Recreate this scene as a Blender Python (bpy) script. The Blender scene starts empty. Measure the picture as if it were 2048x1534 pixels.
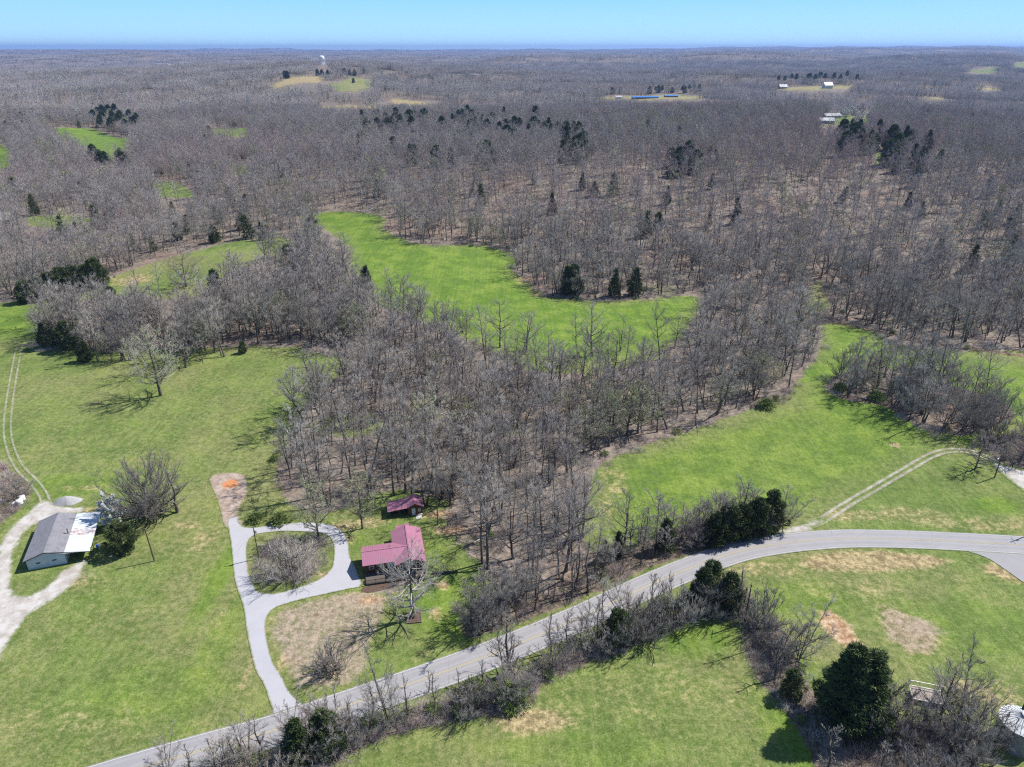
import bpy, math, random
import numpy as np
from mathutils import Vector, Matrix
from mathutils.geometry import delaunay_2d_cdt
R = math.radians
random.seed(7); rng = np.random.default_rng(7)
# ------------------------------------------------------------------ camera
CAMH = 110.0; PITCH = R(25.2); FPX = 1422.0
sc = bpy.context.scene
cam = bpy.data.objects.new('camera', bpy.data.cameras.new('camera'))
sc.collection.objects.link(cam); sc.camera = cam
cam.location = (0, 0, CAMH); cam.rotation_euler = (R(90) - PITCH, 0, 0)
cam.data.sensor_width = 36; cam.data.lens = FPX / 2048 * 36
cam.data.clip_start = 1; cam.data.clip_end = 90000
# ------------------------------------------------------------------ light
SUN_EL = R(50); SUN_AZ = math.atan2(0.39, 0.92)          # sun far right, a little beyond the scene
world = bpy.data.worlds.new('World'); sc.world = world; world.use_nodes = True
wt = world.node_tree; wt.nodes.clear()
sky = wt.nodes.new('ShaderNodeTexSky'); sky.sky_type = 'NISHITA'; sky.sun_disc = False
sky.sun_elevation = SUN_EL; sky.sun_rotation = R(90) - SUN_AZ
sky.altitude = 200; sky.air_density = 1.0; sky.dust_density = 0.3; sky.ozone_density = 2.0
bg = wt.nodes.new('ShaderNodeBackground'); bg.inputs['Strength'].default_value = 0.085
wo = wt.nodes.new('ShaderNodeOutputWorld')
# the clear band of sky near the horizon, pale blue rising to deeper blue
tcw = wt.nodes.new('ShaderNodeTexCoord'); sxyz = wt.nodes.new('ShaderNodeSeparateXYZ'); wt.links.new(tcw.outputs['Generated'], sxyz.inputs[0])
ramp = wt.nodes.new('ShaderNodeValToRGB'); wt.links.new(sxyz.outputs[2], ramp.inputs[0])
for e_, (p_, c_) in zip([ramp.color_ramp.elements[0], ramp.color_ramp.elements[1]], ((0.0, (.50, .78, .96, 1)), (.30, (.08, .27, .72, 1)))): e_.position = p_; e_.color = c_
el = ramp.color_ramp.elements.new(.018); el.color = (.42, .735, .97, 1); el = ramp.color_ramp.elements.new(.07); el.color = (.235, .57, .97, 1)
sm = wt.nodes.new('ShaderNodeVectorMath'); sm.operation = 'SCALE'; sm.inputs[3].default_value = 10.6; wt.links.new(ramp.outputs[0], sm.inputs[0])
mr = wt.nodes.new('ShaderNodeMapRange'); mr.inputs[1].default_value = .15; mr.inputs[2].default_value = .5; wt.links.new(sxyz.outputs[2], mr.inputs[0])
mx = wt.nodes.new('ShaderNodeMix'); mx.data_type = 'RGBA'; wt.links.new(mr.outputs[0], mx.inputs[0]); wt.links.new(sm.outputs[0], mx.inputs[6]); wt.links.new(sky.outputs[0], mx.inputs[7])
wt.links.new(mx.outputs[2], bg.inputs[0]); wt.links.new(bg.outputs[0], wo.inputs[0])
sl = bpy.data.lights.new('sun', 'SUN'); sl.energy = 5.0; sl.angle = R(0.53); sl.color = (1, 0.95, 0.87)
so = bpy.data.objects.new('sun', sl); sc.collection.objects.link(so)
so.rotation_euler = Vector((math.cos(SUN_AZ) * math.cos(SUN_EL), math.sin(SUN_AZ) * math.cos(SUN_EL), math.sin(SUN_EL))).to_track_quat('Z', 'Y').to_euler()
so.location = (200, 100, 400)
sc.view_settings.view_transform = 'Standard'; sc.view_settings.look = 'None'
sc.view_settings.exposure = 0.47; sc.view_settings.gamma = 1
sc.cycles.max_bounces = 5; sc.cycles.diffuse_bounces = 2; sc.cycles.glossy_bounces = 2; sc.cycles.volume_bounces = 0
sc.cycles.transparent_max_bounces = 8; sc.cycles.filter_width = 1.2; sc.cycles.use_denoising = False
HAZE_DENSITY = 0.000055
# ------------------------------------------------------------------ helpers
COL = sc.collection
def sstep(a, b, x):
    t = np.clip((x - a) / (b - a), 0, 1); return t * t * (3 - 2 * t)
_w = [(2 * math.pi / L, a, ph, am) for L, a, ph, am in [
    (95, .4, 1, .35), (140, 2.0, 2.2, .5), (230, 1.1, .3, 1.0), (310, 2.7, 4, 1.0)]]
_w1 = [(2 * math.pi / L, a, ph, am) for L, a, ph, am in [
    (380, .9, 1, 4), (520, 2.3, 3, 6), (710, 1.5, 5, 6), (610, .2, 2, 4)]]
_w2 = [(2 * math.pi / L, a, ph, am) for L, a, ph, am in [
    (1700, 1.2, .5, 9), (2600, 1.9, 2, 12), (4100, 1.4, 4, 17), (1300, 2.6, 1, 10), (3300, 1.35, 3, 14), (900, 1.6, 1, 7)]]
HILLS = [(-560, 2150, 40, 260, 330), (-720, 2950, 44, 520, 420), (900, 2300, 26, 400, 300), (-150, 620, 8, 120, 120),
         (5200, 9500, 70, 3000, 1800), (-9000, 12500, 62, 4000, 2500), (1600, 5200, 30, 1400, 900), (9000, 15000, 80, 5000, 3000),
         (0, 17500, 62, 20000, 1500), (2600, 4300, 60, 700, 600), (-150, 330, 3.5, 80, 70)]
def hgt(x, y):
    x = np.asarray(x, float); y = np.asarray(y, float); r = np.hypot(x, y)
    def ws(l): return sum(am * np.sin(k * (x * math.cos(a) + y * math.sin(a)) + ph) for k, a, ph, am in l)
    z = ws(_w) * sstep(60, 260, r) * .8 + ws(_w1) * sstep(380, 1300, r) * .75 + ws(_w2) * sstep(1500, 6000, r) * .95
    z = z + 30 * sstep(310, 640, y) * np.exp(-((x - 250) / 280) ** 2 / 2) * (1 - sstep(900, 1400, y))
    for hx, hy, hh, sx, sy in HILLS:
        z = z + hh * np.exp(-((x - hx) / sx) ** 2 / 2 - ((y - hy) / sy) ** 2 / 2)
    return z
CP, SP = math.cos(PITCH), math.sin(PITCH)
def GP(px, py, z0=None):
    """photo pixel (2048 wide) -> ground point; z0 = height above ground for the ray to meet"""
    px = np.atleast_1d(np.asarray(px, float)); py = np.atleast_1d(np.asarray(py, float))
    xn = (px - 1024) / FPX; yn = (py - 767) / FPX
    f = CP - yn * SP; d = SP + yn * CP
    n = np.hypot(xn, f); s = np.geomspace(60, 40000, 900)
    t = s[None, :] / n[:, None]
    z = CAMH - d[:, None] * t
    g = hgt(xn[:, None] * t, f[:, None] * t) + (z0 or 0)
    below = z < g; idx = np.where(below.any(1), below.argmax(1), 899); idx = np.maximum(idx, 1)
    lo = s[idx - 1] / n; hi = s[idx] / n
    for _ in range(24):
        m = (lo + hi) / 2; b = (CAMH - d * m) < hgt(xn * m, f * m) + (z0 or 0)
        hi = np.where(b, m, hi); lo = np.where(b, lo, m)
    return np.stack([xn * hi, f * hi], 1)
def PX(x, y, z):
    yv = y * CP - (z - CAMH) * SP; up = y * SP + (z - CAMH) * CP
    yv = np.maximum(yv, .1)
    return 1024 + FPX * x / yv, 767 - FPX * up / yv
def at(px, py):
    g = GP(px, py)[0]; return Vector((g[0], g[1], float(hgt(g[0], g[1]))))
def poly(pts): return GP([p[0] for p in pts], [p[1] for p in pts])
def spline(pts, closed=False, step=1.0):
    P = [np.array(p, float) for p in pts]; n = len(P); out = []
    for i in range(n if closed else n - 1):
        if closed: a, b, c, d = P[i - 1], P[i], P[(i + 1) % n], P[(i + 2) % n]
        else: a, b, c, d = P[max(i - 1, 0)], P[i], P[i + 1], P[min(i + 2, n - 1)]
        k = max(1, int(np.linalg.norm(c - b) / step))
        for j in range(k):
            t = j / k
            out.append(.5 * (2 * b + (c - a) * t + (2 * a - 5 * b + 4 * c - d) * t * t + (3 * b - 3 * c + d - a) * t ** 3))
    if not closed: out.append(P[-1])
    return np.array(out)
def sdf(poly_, x, y, margin=60):
    """signed distance to a closed polygon, positive inside"""
    P = np.asarray(poly_); out = np.full(x.shape, -margin, float)
    m = (x > P[:, 0].min() - margin) & (x < P[:, 0].max() + margin) & (y > P[:, 1].min() - margin) & (y < P[:, 1].max() + margin)
    if not m.any(): return out
    X = x[m]; Y = y[m]; d = np.full(X.shape, 1e9); ins = np.zeros(X.shape, bool)
    for i in range(len(P)):
        a = P[i - 1]; b = P[i]; e = b - a; L = max(e @ e, 1e-9)
        t = np.clip(((X - a[0]) * e[0] + (Y - a[1]) * e[1]) / L, 0, 1)
        d = np.minimum(d, np.hypot(X - a[0] - t * e[0], Y - a[1] - t * e[1]))
        c = (a[1] > Y) != (b[1] > Y)
        with np.errstate(divide='ignore', invalid='ignore'):
            ins ^= c & (X < (b[0] - a[0]) * (Y - a[1]) / (b[1] - a[1]) + a[0])
    out[m] = np.maximum(np.where(ins, d, -d), -margin)
    return out
def sdline(pts, x, y, margin=60):
    P = np.asarray(pts); out = np.full(x.shape, margin, float)
    m = (x > P[:, 0].min() - margin) & (x < P[:, 0].max() + margin) & (y > P[:, 1].min() - margin) & (y < P[:, 1].max() + margin)
    if not m.any(): return out
    X = x[m]; Y = y[m]; d = np.full(X.shape, float(margin))
    for i in range(1, len(P)):
        a = P[i - 1]; e = P[i] - a; L = max(e @ e, 1e-9)
        t = np.clip(((X - a[0]) * e[0] + (Y - a[1]) * e[1]) / L, 0, 1)
        d = np.minimum(d, np.hypot(X - a[0] - t * e[0], Y - a[1] - t * e[1]))
    out[m] = d; return out
# ------------------------------------------------------------------ land use, read off the photograph and laid on the ground
F_A = spline(poly([(-260, 612), (0, 604), (62, 606), (80, 650), (70, 700), (120, 726), (200, 735), (290, 757), (330, 772), (400, 745), (480, 712), (560, 700), (650, 697), (712, 716), (690, 745), (640, 770), (600, 830), (570, 890), (545, 945), (400, 1100), (-500, 1100), (-500, 700)]), True, 8)
F_B = spline(poly([(30, 607), (130, 590), (205, 562), (240, 548), (330, 518), (450, 488), (520, 477), (565, 475), (600, 492), (545, 515), (480, 538), (440, 560), (400, 590), (330, 598), (230, 592), (150, 605), (75, 640)]), True, 8)
F_C = spline(poly([(596, 434), (640, 425), (690, 423), (755, 430), (775, 440), (765, 455), (800, 475), (850, 490), (960, 490), (1020, 505), (1036, 520), (1025, 540), (1060, 565), (1090, 590), (1180, 602), (1300, 598), (1400, 594), (1370, 665), (1300, 712), (1200, 735), (1090, 735), (1000, 706), (900, 665), (780, 620), (710, 565), (690, 490), (640, 455)]), True, 8)
F_D = spline(poly([(1632, 652), (1700, 647), (1748, 658), (1790, 690), (1900, 700), (2048, 722), (2250, 750), (2250, 900), (2010, 850), (1900, 880), (1700, 900), (1600, 830), (1600, 760), (1640, 700)]), True, 8)
FARF = [  # far clearings: visible outline, tan?, lush?
    ([(95, 255), (190, 258), (262, 278), (258, 300), (235, 318), (200, 320), (170, 292), (120, 275)], 0, .9),
    ([(-60, 288), (0, 288), (20, 300), (22, 335), (-60, 345)], 0, .9),
    ([(410, 255), (492, 256), (500, 275), (430, 272)], 0, .6),
    ([(300, 366), (345, 362), (390, 385), (388, 396), (320, 394)], 0, .8),
    ([(455, 330), (500, 332), (500, 348), (470, 350)], 0, .4),
    ([(50, 434), (140, 430), (200, 440), (120, 458), (60, 452)], 0, .5),
    ([(540, 172), (580, 156), (610, 152), (650, 153), (640, 165), (590, 168), (545, 180)], .8, .1),
    ([(650, 171), (690, 160), (712, 155), (745, 160), (748, 176), (715, 184), (675, 182)], .45, .2),
    ([(780, 199), (815, 200), (855, 205), (850, 212), (790, 209)], .9, 0),
    ([(632, 212), (700, 211), (800, 215), (790, 220), (640, 220)], .9, 0),
    ([(1752, 306), (1775, 305), (1776, 326), (1760, 334), (1748, 330)], 0, 1.0),
    ([(1925, 143), (1965, 139), (1998, 134), (1990, 147), (1950, 148)], 0, .5),
    ([(2020, 130), (2060, 124), (2060, 134), (2025, 134)], 0, .5),
    ([(1545, 176), (1600, 174), (1660, 171), (1715, 170), (1718, 175), (1640, 181), (1550, 181)], .6, .2),
    ([(1190, 195), (1260, 192), (1340, 189), (1410, 192), (1390, 199), (1280, 201), (1200, 199)], .6, .2),
    ([(1640, 232), (1740, 225), (1745, 246), (1650, 252)], .2, .4),
    ([(1840, 193), (1890, 196), (1890, 201), (1850, 200)], .8, .1),
    ([(1950, 174), (2006, 176), (2004, 180), (1955, 181)], .8, .1),
    ([(1620, 640), (1600, 600), (1640, 560), (1660, 610)], 0, .0)]
TOWER_CLR = [(624, 108), (668, 108), (668, 142), (624, 142)]
FARP = [poly(f[0]) for f in FARF]
W_M = spline(poly([(600, 690), (700, 716), (690, 748), (645, 770), (600, 830), (575, 890), (552, 950), (585, 1010), (640, 1030), (700, 1010), (760, 985), (850, 985), (890, 1040), (905, 1090), (945, 1140), (990, 1185), (1100, 1195), (1180, 1140), (1195, 1060), (1180, 1000), (1190, 940), (1240, 910), (1300, 888), (1400, 855), (1500, 820), (1570, 790), (1600, 755), (1640, 700), (1630, 640), (1520, 650), (1400, 690), (1300, 722), (1200, 745), (1090, 745), (1000, 716), (900, 668), (780, 625), (715, 590), (640, 600)]), True, 6)
W_C = spline(poly([(1650, 770), (1690, 745), (1760, 735), (1850, 750), (1900, 775), (1990, 795), (2030, 830), (2000, 850), (1920, 872), (1850, 862), (1760, 810), (1690, 800)]), True, 6)
W_S = spline(poly([(380, 1560), (480, 1512), (600, 1487), (750, 1442), (900, 1398), (1050, 1345), (1180, 1290), (1300, 1238), (1400, 1192), (1490, 1185), (1490, 1235), (1400, 1235), (1290, 1280), (1190, 1320), (1090, 1365), (1040, 1425), (900, 1440), (760, 1480), (650, 1540), (560, 1600), (380, 1600)]), True, 3)
W_N = spline(poly([(935, 1220), (1000, 1180), (1100, 1190), (1200, 1130), (1300, 1080), (1400, 1040), (1560, 1030), (1555, 1055), (1440, 1092), (1330, 1125), (1220, 1172), (1120, 1215), (1000, 1258), (930, 1275)]), True, 3)
W_R = spline(poly([(1492, 1232), (1530, 1238), (1575, 1275), (1600, 1330), (1640, 1400), (1700, 1430), (1790, 1440), (1900, 1450), (1960, 1470), (1960, 1500), (1900, 1640), (1660, 1640), (1620, 1500), (1560, 1410), (1510, 1350), (1490, 1300)]), True, 3)
W_L = spline(poly([(-60, 900), (10, 930), (60, 975), (50, 1005), (10, 1040), (-60, 1060)]), True, 3)
W_Y = spline(poly([(1960, 880), (2048, 870), (2150, 880), (2150, 960), (2040, 935), (1990, 915)]), True, 3)
YLINE = GP([1024], [700])[0][1]
def wood_sd(x, y):
    far = y - YLINE * (1 + .0 * x)
    far = np.minimum(far, 60.)
    for f in (F_A, F_B, F_C, F_D): far = np.minimum(far, -sdf(f, x, y))
    for f, p in zip(FARF, FARP): far = np.minimum(far, -sdf(p, x, y))
    r = np.maximum(far, sdf(W_M, x, y)); r = np.maximum(r, sdf(W_C, x, y))
    return r
def scrub_sd(x, y):
    r = np.full(x.shape, -60.)
    for w in (W_S, W_N, W_R, W_L, W_Y): r = np.maximum(r, sdf(w, x, y))
    return r
def blob(lst, x, y, soft=.6):
    out = np.zeros(x.shape)
    for px, py, rx, ry, s in lst:
        c = at(px, py); out = np.maximum(out, s * np.clip(1.5 - np.hypot((x - c.x) / rx, (y - c.y) / ry), 0, 1))
    return out
P_YARD = spline(poly([(548, 1222), (640, 1192), (735, 1178), (775, 1190), (770, 1240), (745, 1290), (740, 1340), (700, 1375), (620, 1385), (585, 1375), (560, 1320), (535, 1262)]), True, 3)
P_DRY1 = spline(poly([(1600, 1118), (1660, 1104), (1760, 1102), (1860, 1110), (1905, 1122), (1880, 1135), (1800, 1142), (1700, 1144), (1630, 1142), (1600, 1132)]), True, 3)
P_DRY2 = spline(poly([(1955, 1125), (1990, 1122), (2030, 1150), (2060, 1170), (2010, 1162), (1970, 1148)]), True, 3)
P_TAN = spline(poly([(1755, 1205), (1800, 1218), (1855, 1243), (1885, 1278), (1875, 1312), (1820, 1312), (1775, 1282), (1755, 1240)]), True, 3)
P_CLAY = spline(poly([(1632, 1218), (1665, 1217), (1700, 1250), (1735, 1300), (1760, 1330), (1745, 1350), (1700, 1310), (1655, 1272), (1636, 1245)]), True, 3)
P_NTRK = spline(poly([(424, 955), (450, 948), (482, 952), (488, 985), (470, 1030), (480, 1045), (452, 1050), (440, 1000)]), True, 3)
P_WEDGE = poly([(40, 609), (0, 640), (-300, 660), (-300, 612), (0, 606)])
def land(x, y):
    """ground-cover weights at ground points"""
    x = np.asarray(x, float); y = np.asarray(y, float)
    w = np.clip(.5 + wood_sd(x, y) / 8, 0, 1)
    sc_ = np.clip(.5 + scrub_sd(x, y) / 3.5, 0, 1)
    lush = np.full(x.shape, .35)
    lush = np.maximum(lush, np.clip(.5 + sdf(F_C, x, y) / 20, 0, 1) * .95)
    lush = np.maximum(lush, np.clip(.5 + sdf(F_D, x, y) / 20, 0, 1) * .9)
    E = poly([(1200, 930), (1450, 850), (1640, 790), (1850, 850), (1900, 880), (1750, 950), (1580, 1050), (1400, 1080), (1220, 1080)])
    lush = np.maximum(lush, np.clip(.5 + sdf(E, x, y) / 16, 0, 1) * .8)
    lush = np.maximum(lush, blob([(10, 640, 60, 25, .9), (1630, 745, 20, 12, .9), (900, 1210, 12, 12, .85), (640, 1050, 5, 4, .6), (715, 1085, 4, 5, .6), (870, 1120, 5, 8, .6), (1380, 1270, 12, 8, .8), (1620, 1440, 10, 20, .9), (1150, 1500, 20, 6, .6), (1990, 1010, 9, 5, .9), (1600, 1200, 16, 8, .7), (1990, 1260, 20, 10, .6), (1900, 1230, 14, 9, .6), (440, 1150, 3.5, 20, .8), (430, 1300, 5, 30, .65), (150, 970, 18, 8, .7), (300, 1380, 20, 10, .6), (1940, 880, 6, 4, .9)], x, y))
    dry = np.zeros(x.shape)
    for P, s in ((P_YARD, .40), (P_DRY1, 1.), (P_DRY2, .9), (P_TAN, .75)):
        dry = np.maximum(dry, s * np.clip(.5 + sdf(P, x, y) / 5, 0, 1))
    dry = np.maximum(dry, blob([(640, 1230, 2.2, 1.6, .95), (665, 1222, 2, 1.6, .9), (720, 1200, 6, 2.4, .95), (575, 1310, 1.6, 2.8, .85), (600, 1320, 1.2, 2.2, .85), (100, 1450, 14, 6, .42), (190, 1440, 14, 4, .36), (690, 1050, 5, 3, .7), (740, 1045, 6, 3, .7), (645, 1150, 2, 1.2, .8), (1830, 1030, 14, 5, .55), (1960, 1050, 18, 4, .5), (1700, 1030, 16, 4, .5), (1060, 1440, 9, 3.5, .75), (1180, 1400, 22, 9, .35), (1420, 1360, 30, 12, .35), (250, 1240, 16, 5, .35), (1950, 1390, 14, 5, .55), (1700, 1180, 20, 5, .4), (330, 1210, 16, 4, .3), (410, 1080, 4, 7, .5), (370, 1050, 5, 2.5, .6), (160, 975, 10, 2, .55), (170, 1020, 6, 2, .6), (1290, 860, 8, 3, .5), (1230, 960, 6, 12, .5), (1430, 1160, 5, 3, .5), (1530, 1140, 12, 4, .5), (1210, 1010, 3, 14, .5), (560, 1340, 1.0, 8, .5), (470, 1180, .8, 14, .6), (505, 1320, .9, 12, .6), (150, 1170, 10, 4, .5), (230, 1110, 4, 2, .5)], x, y))
    bare = np.zeros(x.shape)
    for P, s in ((P_NTRK, 1.25), (P_TAN, .55), (P_YARD, .62)): bare = np.maximum(bare, s * np.clip(.5 + sdf(P, x, y) / 3.5, 0, 1))
    bare = np.maximum(bare, blob([(770, 1180, 5, 1.5, .7), (150, 1150, 5, 4, .5), (620, 1150, 8, 1.2, .4), (1840, 1255, 6, 4, .6)], x, y))
    # strips of reddish leaf litter where fields meet the woods
    clay = np.clip(.5 + sdf(P_CLAY, x, y) / 4, 0, 1) * .85
    clay = np.maximum(clay, blob([(457, 970, 3.2, 1.5, 1.1), (1485, 1190, 1.6, 1.2, .9), (880, 1030, 5, 2.5, .75), (900, 1060, 5, 2.5, .8), (740, 1200, 3, 2, .6), (880, 1170, 3, 2, .6), (870, 1230, 2, 3, .55), (700, 1080, 2, 2, .55), (660, 1150, 1.5, 4, .65), (950, 1060, 4, 3, .5), (850, 1310, 4, 2.5, .45), (700, 1290, 4, 2, .5), (760, 1200, 3, 1.4, .4), (900, 1230, 3, 2, .45), (1055, 560, 8, 6, .6), (1080, 590, 9, 5, .6), (1250, 600, 40, 3, .45), (500, 480, 50, 4, .5), (270, 560, 14, 14, .5), (1645, 1440, 3, 2, .5), (1790, 890, 2, 2, .7)], x, y))
    wl = wood_sd(x, y)
    clay = np.maximum(clay, np.clip(1 - np.abs(wl - 1) / 4, 0, 1) * .3 * sstep(150, 220, np.hypot(x, y)))
    inlush = np.where(w > .5, 0, lush)
    for (f, dr, lu), p in zip(FARF, FARP):
        m = np.clip(.5 + sdf(p, x, y) / 10, 0, 1)
        lush = np.where(m > .01, lush * (1 - m) + lu * m, lush); dry = np.maximum(dry, dr * m); 
        clay = np.where(m > .5, .35 * (dr > .7), clay)
    # grassy glades inside the near wood
    w = w * (1 - .75 * blob([(700, 850, 14, 9, 1), (1010, 860, 12, 8, .7), (1130, 690, 20, 14, .6), (750, 1000, 8, 3, .4), (860, 1010, 8, 3, .8), (950, 1080, 6, 5, .5), (1180, 1050, 4, 9, .9), (880, 1150, 10, 10, .9), (720, 1060, 8, 6, .9), (420, 640, 14, 10, .6), (1120, 800, 9, 9, .6), (1400, 540, 10, 8, .5)], x, y))
    return dict(wood=w, scrub=sc_, lush=lush, dry=dry, bare=bare, clay=clay)
KEYS = ['wood', 'scrub', 'lush', 'dry', 'bare', 'clay']
def paint(me, xy):
    L = land(xy[:, 0], xy[:, 1])
    n = len(xy); A = np.ones((n, 4), np.float32); B = np.ones((n, 4), np.float32)
    for i, k in enumerate(KEYS[:3]): A[:, i] = L[k]
    for i, k in enumerate(KEYS[3:]): B[:, i] = L[k]
    for nm_, arr in (('cover_a', A), ('cover_b', B)):
        me.color_attributes.new(nm_, 'FLOAT_COLOR', 'POINT'); me.color_attributes[nm_].data.foreach_set('color', arr.ravel())
# ------------------------------------------------------------------ materials
class NT:
    def __init__(s, tree): s.t = tree
    def n(s, typ, **kw):
        nd = s.t.nodes.new(typ)
        for k, v in kw.items():
            if k.startswith('i_'):
                key = k[2:]; key = int(key) if key.isdigit() else key
                if hasattr(v, 'is_output'): s.t.links.new(v, nd.inputs[key])
                else: nd.inputs[key].default_value = v
            else: setattr(nd, k, v)
        return nd
    def noise(s, vec, scale, detail=4, rough=.6, out='Fac', dist=0):
        nd = s.n('ShaderNodeTexNoise', i_Scale=scale, i_Detail=detail, i_Roughness=rough, i_Distortion=dist)
        if vec is not None: s.t.links.new(vec, nd.inputs['Vector'])
        return nd.outputs[out]
    def m(s, op, a, b=None, c=None, clamp=False):
        nd = s.t.nodes.new('ShaderNodeMath'); nd.operation = op; nd.use_clamp = clamp
        for i, v in enumerate((a, b, c)):
            if v is None: continue
            if hasattr(v, 'is_output'): s.t.links.new(v, nd.inputs[i])
            else: nd.inputs[i].default_value = v
        return nd.outputs[0]
    def mix(s, f, a, b, mode='MIX'):
        nd = s.t.nodes.new('ShaderNodeMix'); nd.data_type = 'RGBA'; nd.blend_type = mode
        for k, v in ((0, f), (6, a), (7, b)):
            if hasattr(v, 'is_output'): s.t.links.new(v, nd.inputs[k])
            else: nd.inputs[k].default_value = (v if k == 0 else tuple(v) + (1,) if len(v) == 3 else v)
        return nd.outputs[2]
    def step(s, v, a, b):
        nd = s.t.nodes.new('ShaderNodeMapRange'); nd.interpolation_type = 'SMOOTHSTEP'
        s.t.links.new(v, nd.inputs[0]); nd.inputs[1].default_value = a; nd.inputs[2].default_value = b
        return nd.outputs[0]
def newmat(name):
    m = bpy.data.materials.new(name); m.use_nodes = True; m.node_tree.nodes.clear()
    t = NT(m.node_tree); b = t.n('ShaderNodeBsdfPrincipled'); o = t.n('ShaderNodeOutputMaterial')
    m.node_tree.links.new(b.outputs[0], o.inputs[0]); b.inputs['Roughness'].default_value = .9
    b.inputs['Specular IOR Level'].default_value = .2
    return m, t, b
def setc(t, b, c): t.t.links.new(c, b.inputs['Base Color'])
def plain(name, col, rough=.8, var=.2, scale=3, metal=0, dirt=None, spec=.3):
    m, t, b = newmat(name); tc = t.n('ShaderNodeTexCoord').outputs['Object']
    n = t.noise(tc, scale, 6, .65); f = t.step(n, .35, .68)
    d = dirt or tuple(c * (1 - var) for c in col)
    c = t.mix(f, d, tuple(min(1, c * (1 + var * .4)) for c in col)); setc(t, b, c)
    b.inputs['Roughness'].default_value = rough; b.inputs['Metallic'].default_value = metal; b.inputs['Specular IOR Level'].default_value = spec
    return m
# shared colour group for everything that grows or lies on the ground
gg = bpy.data.node_groups.new('ground_cover', 'ShaderNodeTree')
gg.interface.new_socket('Color', in_out='OUTPUT', socket_type='NodeSocketColor')
gg.interface.new_socket('Height', in_out='OUTPUT', socket_type='NodeSocketFloat')
t = NT(gg); gout = t.n('NodeGroupOutput')
pos = t.n('ShaderNodeNewGeometry').outputs['Position']
A = t.n('ShaderNodeSeparateColor', i_Color=t.n('ShaderNodeVertexColor', layer_name='cover_a').outputs[0]).outputs
B = t.n('ShaderNodeSeparateColor', i_Color=t.n('ShaderNodeVertexColor', layer_name='cover_b').outputs[0]).outputs
wood, scrub, lush = A; dry, bare, clay = B
nb = t.noise(pos, .022, 5, .6); nm = t.noise(pos, .11, 8, .66); ns = t.noise(pos, .75, 8, .72); nf = t.noise(pos, 3.2, 4, .75)
nst = t.noise(t.n('ShaderNodeMapping', i_Vector=pos, i_Scale=(.35, .05, 0), i_Rotation=(0, 0, .35)).outputs[0], 1.0, 5, .6)
nx = t.n('ShaderNodeTexVoronoi', i_Vector=pos, i_Scale=1.1); vor = nx.outputs['Distance']
g1 = t.mix(t.step(nm, .38, .62), (.112, .162, .043), (.182, .238, .070))
g1 = t.mix(t.step(nst, .35, .75), g1, (.13, .20, .045))
lushf = t.m('ADD', lush, t.m('MULTIPLY', t.m('SUBTRACT', nb, .5), .9))
lushf = t.m('ADD', lushf, t.m('MULTIPLY', t.m('SUBTRACT', nm, .5), 1.5))
g2 = t.mix(t.step(nm, .4, .65), (.105, .195, .024), (.19, .275, .046))
grass = t.mix(t.step(lushf, .22, .95), g1, g2)
straw = t.mix(ns, (.21, .19, .09), (.32, .28, .15))
nlin = t.noise(t.n('ShaderNodeMapping', i_Vector=pos, i_Scale=(.9, .03, 0), i_Rotation=(0, 0, .12)).outputs[0], 1.0, 3, .5)
grass = t.mix(t.m('MULTIPLY', t.step(nlin, .5, .62), .3), grass, (.085, .14, .03)); grass = t.mix(t.m('MULTIPLY', t.step(nlin, .46, .34), .25), grass, (.24, .26, .10))
# tufts of last year's straw
sf = t.m('ADD', t.m('MULTIPLY', ns, .7), t.m('MULTIPLY', nb, .8)); grass = t.mix(t.m('MULTIPLY', t.step(sf, .62, .92), t.m('SUBTRACT', .98, lush)), grass, straw)
grass = t.mix(t.m('MULTIPLY', t.step(ns, .60, .72), .5), grass, (.06, .095, .025))
grass = t.mix(t.m('MULTIPLY', t.step(nf, .56, .72), .35), grass, (.30, .30, .14)); grass = t.mix(t.m('MULTIPLY', t.step(nf, .44, .30), .45), grass, (.045, .085, .015))
dryc = t.mix(t.step(ns, .36, .66), (.24, .185, .10), (.44, .36, .20))
dryf = t.step(t.m('ADD', dry, t.m('ADD', t.m('MULTIPLY', t.m('SUBTRACT', nm, .5), .9), t.m('MULTIPLY', t.m('SUBTRACT', ns, .5), .8))), .33, .8)
col = t.mix(dryf, grass, dryc)
litter = t.mix(t.step(nm, .36, .64), (.14, .115, .098), (.245, .21, .18))
litter = t.mix(t.step(ns, .44, .72), litter, (.35, .285, .235)); litter = t.mix(t.m('MULTIPLY', t.step(nb, .52, .68), .65), litter, (.27, .19, .145))
litter = t.mix(t.m('MULTIPLY', t.step(nf, .5, .7), .4), litter, (.075, .062, .054))
litter = t.mix(t.m('MULTIPLY', t.step(nb, .42, .34), .4), litter, (.10, .13, .05))
wf = t.step(t.m('ADD', wood, t.m('ADD', t.m('MULTIPLY', t.m('SUBTRACT', nm, .5), .7), t.m('MULTIPLY', t.m('SUBTRACT', ns, .5), .5))), .42, .6)
col = t.mix(wf, col, litter)
scr = t.mix(t.step(ns, .38, .64), (.10, .082, .062), (.23, .185, .145)); scr = t.mix(t.step(nm, .56, .66), scr, (.13, .15, .06))
sff = t.step(t.m('ADD', scrub, t.m('ADD', t.m('MULTIPLY', t.m('SUBTRACT', nm, .5), .8), t.m('MULTIPLY', t.m('SUBTRACT', ns, .5), .9))), .4, .62)
col = t.mix(sff, col, scr)
bc = t.mix(ns, (.24, .185, .14), (.42, .35, .28)); bf = t.step(t.m('ADD', bare, t.m('MULTIPLY', t.m('SUBTRACT', ns, .5), .9)), .3, .75)
col = t.mix(bf, col, bc)
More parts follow.
